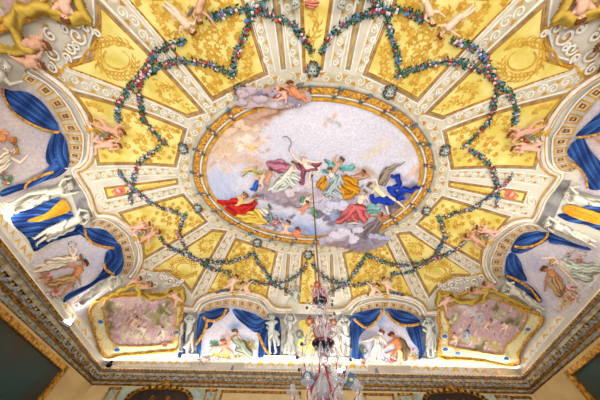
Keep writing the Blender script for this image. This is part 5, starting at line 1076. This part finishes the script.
cb_ = cartouche('pink and ochre pastoral fresco with gold fringed border in the right far corner', tR((78, 135), (100, 85), (200, 30), (320, 15), (400, 65), (470, 105), (540, 130), (545, 165), (510, 205), (470, 250), (440, 300), (440, 340), (380, 355), (280, 338), (180, 330), (90, 325), (80, 270), (90, 200)),
  tR((105, 110), (180, 70), (300, 50), (400, 80), (475, 120), (465, 165), (430, 215), (370, 265), (360, 300), (260, 290), (140, 270), (120, 255), (125, 180)), bl, medals=((444, 348.5, (60, 110, 200)), (456.5, 352.5, (90, 130, 190)), (505, 356.5, (70, 120, 200)), (528.5, 327.5, (90, 130, 190)), (443.5, 335, (60, 110, 190))))
for x, y, h, s in ((487, 322, (1, -1), SK), (504, 323, (-1, -.4), SKP), (466, 333, (0, -1), (170, 190, 214)), (454, 336, (-.5, -1), SK)):
    figure('painted_figure', cb_, (x+h[0]*3, y+h[1]*3-1), (x+h[0], y+h[1]), (x-h[0]*3, y-h[1]*3), [((x+3, y+1), (x+5, y-1))], [((x-3, y+4), (x-5, y+7)), ((x+1, y+6), (x, y+9))], r=1.4, skin=s, lift=.085, hs=.014, step=.4)
# drapery swag, white shells and cherubs crowning each cartouche
def crown(mir, q):
    o = relief_obj('gold_swag', [(96, 299, 1.6, 118, 289, 2.4), (118, 289, 2.4, 135, 282, 3), (138, 283, 3, 141, 290, 3.2), (141, 291, 3.2, 152, 295, 3.2), (152, 295, 3.2, 166, 293, 3.4), (166, 293, 3.4, 172, 288, 3), (172, 288, 3.2, 182, 287, 3.2), (183, 288, 3, 185, 298, 2.6), (140, 282, 3, 150, 281, 2), (184, 298, 2.6, 180, 303, 2)], (186, 156, 66), None, mir=mir, fold=1.3, lift=.11, hs=.03)
    tag(o, 'gold brown draped swag crowning the %s corner cartouche' % q, 'drapery')
    w = thing('shell_scrollwork', 'white and ochre scroll shells above the %s corner cartouche' % q, 'ornament', surf_px([(160, 280)], 0, mir)[0])
    for k, (x, y, r_, a0, sg) in enumerate(((150, 277, 4, 2, 1), (170, 281, 4.4, 0, -1), (162, 277, 3, 3, 1), (178, 283, 3, 5, 1), (143, 272, 3, 1, -1), (156, 284, 3, 1, 1), (146, 281, 2.4, 4, -1), (166, 285, 2.4, 2, 1), (156, 274, 2.4, 5, 1), (182, 280, 2, 3, -1), (166, 277, 2.2, 1, 1), (174, 286, 2, 4, 1))):
        mesh_obj('scroll', *ribbon_data([spiral(x, y, r_, a0, 1.3, sg, 18)], 1.2, lift=.03, mir=mir, round_=.03, step=1), m_white, w); mesh_obj('ochre_edge', *ribbon_data([spiral(x+.7, y+.9, r_*1.12, a0, .8, sg, 14)], .9, lift=.02, mir=mir, step=1), m_gold, w)
    mesh_obj('ochre_outline', *ribbon_data([smooth([(137, 271), (144, 268), (152, 271), (160, 270), (170, 274), (178, 277), (184, 283)], 4)], 1., lift=.02, mir=mir, step=1.5), m_gold, w)
    cherub('cherub peering over the swag at the inner end of the %s corner cartouche' % q, (152.5, 280.8), (148, 283), (144, 283), [((153, 284), (155, 286))], [((140, 284), (138, 285))], mir=mir, lift=.17, skin=SK2)
    cherub('cherub lying on top of the %s corner cartouche' % q, (141, 274.5), (137, 277), (133, 277), [((143, 278), (146, 279))], [((130, 280), (128, 282))], mir=mir, lift=.17, skin=(210, 160, 134), wings=[[(134, 275, 1, 129, 275, .8)]])
    cherub('cherub hanging on the frame side of the %s corner cartouche' % q, (172.5, 288.5), (175.5, 292), (179, 296), [((171, 293), (168, 292)), ((178, 290), (180, 287))], [((183, 298), (185, 298)), ((177, 301), (176.5, 304))], mir=mir, lift=.17, skin=(230, 184, 160))
for mir in (LB, RB, LT, RT): crown(mir, {LB: 'left far', RB: 'right far', LT: 'upper left', RT: 'upper right'}[mir])
# upper corner cartouches, only their inner ends show in the photo
for mir, q in ((LT, 'upper left'), (RT, 'upper right')):
    cartouche('rose and gold framed fresco in the %s corner of the vault' % q, t0((55, 72), (125, 28), (250, 10), (400, 12), (500, 25), (516, 60), (510, 130), (502, 200), (506, 240), (485, 300), (420, 308), (300, 318), (215, 322), (150, 332), (105, 305), (80, 240), (62, 170), (48, 130)),
      t0((128, 42), (300, 22), (470, 48), (474, 240), (440, 262), (350, 274), (205, 268), (165, 245), (145, 215), (130, 140)), [(140, 310, 20, 14, 0, (150, 120, 96), .7)], mir=mir)

# ================================================================ floodlights on the cornice
def flood(label, px, py, sz, aim, power):
    P = at_z(px, py, H+.04); root = thing('floodlight', label, 'lamp', P); d = np.array(aim)-P; d /= np.linalg.norm(d); s = np.cross(d, [0, 0, 1.]); s /= np.linalg.norm(s); u = np.cross(s, d); R = np.stack([s, u, d], 1)
    mesh_obj('housing', *box_data(P, (sz, sz*.7, .08), R), mat('white_lamp_housing', (214, 214, 214), (190, 190, 190), 5), root, smooth=False)
    mesh_obj('lamp_face', *box_data(P+d*.045, (sz*.85, sz*.55, .012), R), mat('glowing_lamp_face', (255, 252, 246), (255, 250, 240), 5, emit=25), root, smooth=False)
    mesh_obj('bracket', *tube_data([P-s*sz*.55, P-s*sz*.55-np.array([0, 0, .12]), P+s*sz*.55-np.array([0, 0, .12]), P+s*sz*.55], .012, 5), m_dark, root)
    l = bpy.data.lights.new('floodlight_beam', 'SPOT'); l.energy = power; l.spot_size = 2.4; l.spot_blend = .8; l.shadow_soft_size = .1; l.color = (1, .97, .92); lo = bpy.data.objects.new('floodlight_beam', l); COL.objects.link(lo); lo.location = P+d*.12; lo.rotation_euler = Vector(d).to_track_quat('-Z', 'Y').to_euler()
C0 = np.array([CX, YC, H+RISE])
flood('white floodlight glowing on the left cornice near the far corner', 66, 320, .34, C0, 160)
flood('floodlight glowing on the far cornice behind the chandelier', 341, 371, .30, C0, 160)
for px, py, lb in ((109, 365, 'small black spot lamp at the left far corner of the cornice'), ):
    P = at_z(px, py, H+.03); o = mesh_obj('spot_lamp', *join([box_data(P, (.12, .10, .10)), lathe_data([(0, 0), (.045, 0), (.05, .07), (0, .07)], P+np.array([0, 0, .05]), 10)]), mat('black_lamp_metal', (22, 20, 22), (12, 12, 12), 5)); tag(o, lb, 'lamp')
for px, py, lb in ((232.5, 367.5, 'small grey sensor box on the far cornice below the left arch'), (376.5, 370, 'small grey sensor box on the far cornice below the right arch')):
    P = at_z(px, py, H+.03); o = mesh_obj('sensor_box', *join([box_data(P, (.06, .05, .09)), box_data(P+np.array([0, 0, -.05]), (.09, .07, .02))]), mat('grey_plastic_box', (150, 150, 156), (130, 130, 136), 5)); tag(o, lb, 'sensor')
# ================================================================ chandelier
def zc(py):
    lo, hi = -1., H+RISE
    for _ in range(50):
        m = (lo+hi)/2
        if proj((CX, YC, m))[1] > py: lo = m
        else: hi = m
    return m
def ppm(z): return F/(YC*math.cos(PIT)+z*math.sin(PIT))
def glass(name, tint, rough=.08, alpha=.45):
    m = bpy.data.materials.new(name); m.use_nodes = True; nt = m.node_tree; b = nt.nodes['Principled BSDF']; out = nt.nodes['Material Output']
    nz = nt.nodes.new('ShaderNodeTexNoise'); nz.inputs['Scale'].default_value = 30; rp = nt.nodes.new('ShaderNodeValToRGB'); c = lin(tint)
    rp.color_ramp.elements[0].color = tuple(v*.75 for v in c)+(1,); rp.color_ramp.elements[1].color = (*c, 1); nt.links.new(nz.outputs['Fac'], rp.inputs[0]); nt.links.new(rp.outputs[0], b.inputs['Base Color'])
    b.inputs['Roughness'].default_value = rough; b.inputs['Specular IOR Level'].default_value = .9
    tr = nt.nodes.new('ShaderNodeBsdfTransparent'); mx = nt.nodes.new('ShaderNodeMixShader'); fr_ = nt.nodes.new('ShaderNodeLayerWeight'); fr_.inputs['Blend'].default_value = .5
    mr = nt.nodes.new('ShaderNodeMapRange'); mr.inputs['To Min'].default_value = alpha*.45; mr.inputs['To Max'].default_value = min(1, alpha*1.7)
    nt.links.new(fr_.outputs['Facing'], mr.inputs['Value']); nt.links.new(mr.outputs['Result'], mx.inputs[0]); nt.links.new(tr.outputs[0], mx.inputs[1]); nt.links.new(b.outputs[0], mx.inputs[2]); nt.links.new(mx.outputs[0], out.inputs['Surface'])
    return m
g_clear = glass('clear_glass', (224, 228, 236), alpha=.36); g_red = mat('red_glass_thread', (176, 24, 40), (120, 10, 26), 20, .2); g_dark = mat('dark_mirror_bowl', (30, 34, 48), (16, 18, 28), 10, .12, .3)
g_pink = glass('pink_glass', (222, 150, 160), alpha=.8); g_blue = glass('teal_blue_glass', (70, 140, 180), alpha=.9); g_rf = glass('ruby_glass', (170, 40, 50), alpha=.95); m_rod = mat('bronze_rod', (120, 82, 44), (80, 54, 28), 12, .4, .5)
ZT = zc(283); Z1, Z2, Z3 = zc(302), zc(346), zc(402)
print('chandelier', Z1, Z2, Z3, ppm(Z1), ppm(Z2), ppm(Z3))
ch = thing('chandelier', 'tall clear glass chandelier with red threads, flowers and dark bowls hanging from the vault', 'chandelier', (CX, YC, H+RISE))
O = np.array([CX, YC, 0.])
mesh_obj('ceiling_rose', *lathe_data([(0, 0), (.04, -.01), (.045, -.03), (.025, -.05), (.015, -.08)], O+np.array([0, 0, H+RISE]), 16), m_rod, ch)
mesh_obj('rod', *tube_data([O+np.array([0, 0, H+RISE-.05]), O+np.array([0, 0, (H+RISE+ZT)/2]), O+np.array([0, 0, ZT])], .014, 8), m_rod, ch)
def pol(a, r, z): return O+np.array([r*math.cos(a), r*math.sin(a), z])
def stem(z1, z0):
    n = max(3, int((z1-z0)/.09)); prof = []
    for k in range(n*4+1):
        t = k/(n*4); prof.append((.018+.03*abs(math.sin(t*n*math.pi))+(.03 if (k % 16 == 8) else 0), z1+(z0-z1)*t))
    mesh_obj('glass_stem', *lathe_data(prof, O, 12), g_clear, ch); 
    mesh_obj('red_thread', *tube_data([pol(k*.7, .045, z1+(z0-z1)*k/40) for k in range(41)], .006, 4), g_red, ch)
stem(ZT, Z1); stem(Z1-.02, Z2); stem(Z2-.02, Z3-.02)
def dish(z, r):
    d = mesh_obj('mirror_bowl', *lathe_data([(0, -.05), (r*.5, -.045), (r*.85, -.02), (r, .02), (r*1.02, .035), (r*.9, .03), (0, .0)], O+np.array([0, 0, z]), 32), g_dark, ch)
    mesh_obj('red_rim', *tube_data([pol(a, r*1.02, z+.03) for a in np.linspace(0, 6.283, 33)], .009, 5, False), g_red, d)
    mesh_obj('finial', *lathe_data([(.03, -.04), (.045, -.07), (.02, -.10), (.035, -.13), (0, -.17)], O+np.array([0, 0, z]), 12), g_clear, d)
dish(Z1, 6.5/ppm(Z1)); dish(Z2, 10.5/ppm(Z2)); dish(Z3-.05, 10/ppm(Z3))
def arm(path, r, thread=True, end=None, name='arm', m=g_clear):
    P = smooth3(path, 6); a = mesh_obj(name, *tube_data(P, np.linspace(r, r*.6, len(P)), 7), m, ch)
    if thread:
        Q = []
        for i, p in enumerate(P): Q.append(p+r*1.05*np.array([math.cos(i*.6), math.sin(i*.6), .3*math.sin(i*.6)]))
        mesh_obj('red_thread', *tube_data(Q, r*.2, 4), g_red, a)
    if end is not None: end(a, P[-1])
    return a
def smooth3(P, n):
    P = [np.array(p, float) for p in P]; out = []; N = len(P)
    for i in range(N-1):
        g = lambda k: P[max(0, min(N-1, k))]; p0, p1, p2, p3 = g(i-1), g(i), g(i+1), g(i+2)
        for j in range(n): t = j/n; out.append(.5*((2*p1)+(-p0+p2)*t+(2*p0-5*p1+4*p2-p3)*t*t+(-p0+3*p1-3*p2+p3)*t**3))
    return out+[P[-1]]
def cup(a, p):
    c = mesh_obj('candle_cup', *lathe_data([(.008, -.02), (.025, -.015), (.055, .005), (.065, .02), (.045, .018), (.02, .015), (.02, .035), (.028, .06), (.022, .085), (0, .09)], p, 14), g_clear, a)
    return c
def bobble(a, p): mesh_obj('bobble', *lathe_data([(0, .02), (.018, .01), (.018, -.01), (0, -.025)], p, 8), mat('dark_glass_drop', (60, 50, 60), (30, 26, 32), 10, .15), a)
def flower(p, dirv, r, m, name='glass_flower'):
    p = np.array(p); d = np.array(dirv, float); d /= np.linalg.norm(d); s = np.cross(d, [0.1, .2, 1]); s /= np.linalg.norm(s); u = np.cross(d, s); V = [p]; Fc = []
    n = 8
    for k in range(n*2):
        a = math.pi*k/n; q = r*(1.0 if k % 2 == 0 else .84); V.append(p+q*(math.cos(a)*s+math.sin(a)*u)+d*r*.25)
    V += [v-d*.012 for v in V]; N = n*2+1
    for k in range(n*2): Fc.append((0, k+1, (k+1) % (n*2)+1)); Fc.append((N, N+(k+1) % (n*2)+1, N+k+1)); Fc.append((k+1, N+k+1, N+(k+1) % (n*2)+1, (k+1) % (n*2)+1))
    f = mesh_obj(name, V, Fc, m, ch, smooth=False); mesh_obj('flower_heart', *lathe_data([(0, .02), (.02, .01), (.02, -.01), (0, -.02)], p+d*r*.2, 8), mat('amber_glass_heart', (230, 190, 110), (200, 140, 60), 10, .2), f); return f
# top crown: pink plumes and small flowers
for k in range(12):
    a = k*math.pi/6; r = 9/ppm(Z1)*(1 if k % 2 else 1.35)
    arm([pol(a, .03, Z1+.02), pol(a, r*.5, Z1+.16+.05*(k % 2)), pol(a, r*.85, Z1+.12), pol(a, r, Z1+.02)], .013, True, bobble if k % 3 == 0 else None, 'plume', g_pink if k % 2 else g_clear)
    if k % 2 == 0: flower(pol(a+.2, r*.55, Z1+.22), (math.cos(a), math.sin(a), -.6), .065, (g_pink, g_rf, g_clear)[k//2 % 3])
for k in range(6):
    a = k*math.pi/3+.3; r = 14/ppm(Z1); arm([pol(a, .04, Z1-.02), pol(a, r*.5, Z1-.10), pol(a, r*.9, Z1-.02), pol(a, r, Z1-.14)], .009, True, bobble, 'tendril')
# middle tier: upright petals, flowers on stalks and long drooping arms
for k in range(8):
    a = k*math.pi/4+.2; r0 = 9/ppm(Z2)
    V, Fc = [], []
    for i in range(7):
        t = i/6; w = .055*math.sin(math.pi*min(1, t*1.05))+.012; rr = r0*(.45+.55*math.sin(t*1.6)); c = pol(a, rr, Z2+.03+.30*t); s = np.array([-math.sin(a), math.cos(a), 0]); V += [c-s*w, c, c+s*w]; 
    Fc = [(3*i+j, 3*i+j+1, 3*i+j+4, 3*i+j+3) for i in range(6) for j in range(2)]
    V2 = [v+pol(a, .008, 0)-O for v in V]; n = len(V); Fc += [tuple(n+i for i in f)[::-1] for f in Fc]
    pt = mesh_obj('glass_petal', V+V2, Fc, g_clear, ch); e = [V[3*i] for i in range(7)]+[V[3*i+2] for i in range(6, -1, -1)]; mesh_obj('red_edge', *tube_data(e, .006, 4), g_red, pt)
for k, (mm, rr) in enumerate(((g_rf, 13), (g_blue, 4), (g_rf, 12), (g_blue, 24), (g_pink, 16), (g_clear, 20))):
    a = (math.pi*1.05, -math.pi*.6, -.1, math.pi*.93, math.pi*.4, .25)[k]; r = rr/ppm(Z2); z = zc((323, 321, 323, 331, 318, 326)[k])
    arm([pol(a, .03, Z2+.05), pol(a, r*.6, (z+Z2)/2), pol(a, r, z)], .009, True, None, 'flower_stalk'); flower(pol(a, r, z), (math.cos(a)*.4, math.sin(a)*.4-.6, -.8), .062, mm)
for k in range(8):
    a = k*math.pi/4+.05; r = 32/ppm(Z2)*(1 if k % 2 else .8)
    arm([pol(a, .04, Z2-.02), pol(a, r*.35, Z2+.18), pol(a, r*.65, Z2+.10), pol(a, r*.8, Z2-.10), pol(a, r, Z2-.14)], .017, True, bobble, 'long_arm')
    arm([pol(a+.4, .05, Z2-.12), pol(a+.4, r*.3, Z2-.02), pol(a+.4, r*.5, Z2-.2), pol(a+.4, r*.42, Z2-.34)], .014, True, None, 'lower_curl')
# lower tier: candle arms
for k in range(8):
    a = k*math.pi/4+.18; r = 35/ppm(Z3)
    arm([pol(a, .06, Z3-.02), pol(a, r*.35, Z3-.14), pol(a, r*.75, Z3-.12), pol(a, r*.95, Z3-.02), pol(a, r, Z3+.03)], .022, True, cup, 'candle_arm')
    r2 = 22/ppm(Z3); arm([pol(a+.39, .05, Z3+.02), pol(a+.39, r2*.4, Z3+.22), pol(a+.39, r2*.9, Z3+.16), pol(a+.39, r2*1.15, Z3+.30)], .02, True, None, 'scroll_arm')
for k in range(10):
    a = k*math.pi/5; r = 15/ppm(Z3); arm([pol(a, .05, Z3), pol(a, r*.7, Z3+.05), pol(a, r, Z3-.10), pol(a, r*.9, Z3-.2)], .02, True, None, 'inner_arm', g_clear)
for a, rr, py, mm in ((math.pi*1.02, 18, 379, g_rf), (.05, 27, 378, g_blue), (math.pi*1.15, 20, 383, g_blue), (-.4, 14, 366, g_clear), (math.pi*.8, 20, 372, g_clear)): r = rr/ppm(Z3); flower(pol(a, r, zc(py)), (math.cos(a)*.4, -.6, -.7), .075, mm)
mesh_obj('glass_bell', *lathe_data([(.04, .18), (.07, .1), (.13, .02), (.17, -.08), (.15, -.10)], O+np.array([0, 0, Z3+.12]), 20), g_clear, ch)
for k in range(9):
    a = k*2*math.pi/9; mesh_obj('fluted_rib', *tube_data([pol(a, .05, Z3+.30), pol(a, .09, Z3+.2), pol(a, .15, Z3+.12), pol(a, .18, Z3+.02)], .012, 5), g_red if k % 2 else g_clear, ch)
# ================================================================ light
zl = H+.10
P_STRIP, P_FILL = 120, 800
area('cornice_light_far', (CX, YC+B-.20, zl), (CX, YC+B-1.6, H+RISE), 2*A-.3, .06, P_STRIP)
area('cornice_light_left', (CX-A+.26, YC, zl), (CX-A+1.6, YC, H+RISE), .06, 2*B-.3, P_STRIP*1.45)
area('cornice_light_right', (CX+A-.26, YC, zl), (CX+A-1.6, YC, H+RISE), .06, 2*B-.3, P_STRIP*1.45)
area('cornice_light_back', (CX, YC-B+.12, zl), (CX, YC-B+1.6, H+RISE), 2*A-.3, .06, P_STRIP)
m_added_glow = mat('daylit_window_pane', (236, 242, 250), (226, 234, 246), 2, emit=1.5)  # glow for the added panes
for k, dx in enumerate((-4.2, 0, 4.2)):  # windows added on the unseen back wall as a source of general light
    c = np.array([CX+dx, BKY+.02, 1.0]); wn = thing('window_%d' % (k+1), None, None, c, kind='structure')
    mesh_obj('pane', *box_data(c, (2.6, .03, 4.2)), m_added_glow, wn, smooth=False)
    mesh_obj('window_frame', *join([box_data(c+np.array([q, .04, 0]), (.1, .08, 4.3)) for q in (-1.3, 0, 1.3)]+[box_data(c+np.array([0, .04, q]), (2.7, .08, .1)) for q in (-2.1, -.7, .7, 2.1)]), m_white, wn, smooth=False)
    area('window_daylight', (CX+dx, BKY+.15, 1.0), (CX, YC+1, H+RISE*.7), 2.5, 4.1, P_FILL/3, (1, .98, .96))  # fill light added in front of each made-up window
w = bpy.data.worlds.new('world'); scene.world = w; w.use_nodes = True; w.node_tree.nodes['Background'].inputs[0].default_value = (.5, .5, .52, 1); w.node_tree.nodes['Background'].inputs[1].default_value = .3
scene.view_settings.view_transform = 'Standard'; scene.view_settings.look = 'None'; scene.view_settings.gamma = 1; scene.view_settings.exposure = 0
for o in bpy.data.objects:
    if '_o' in o: del o['_o']
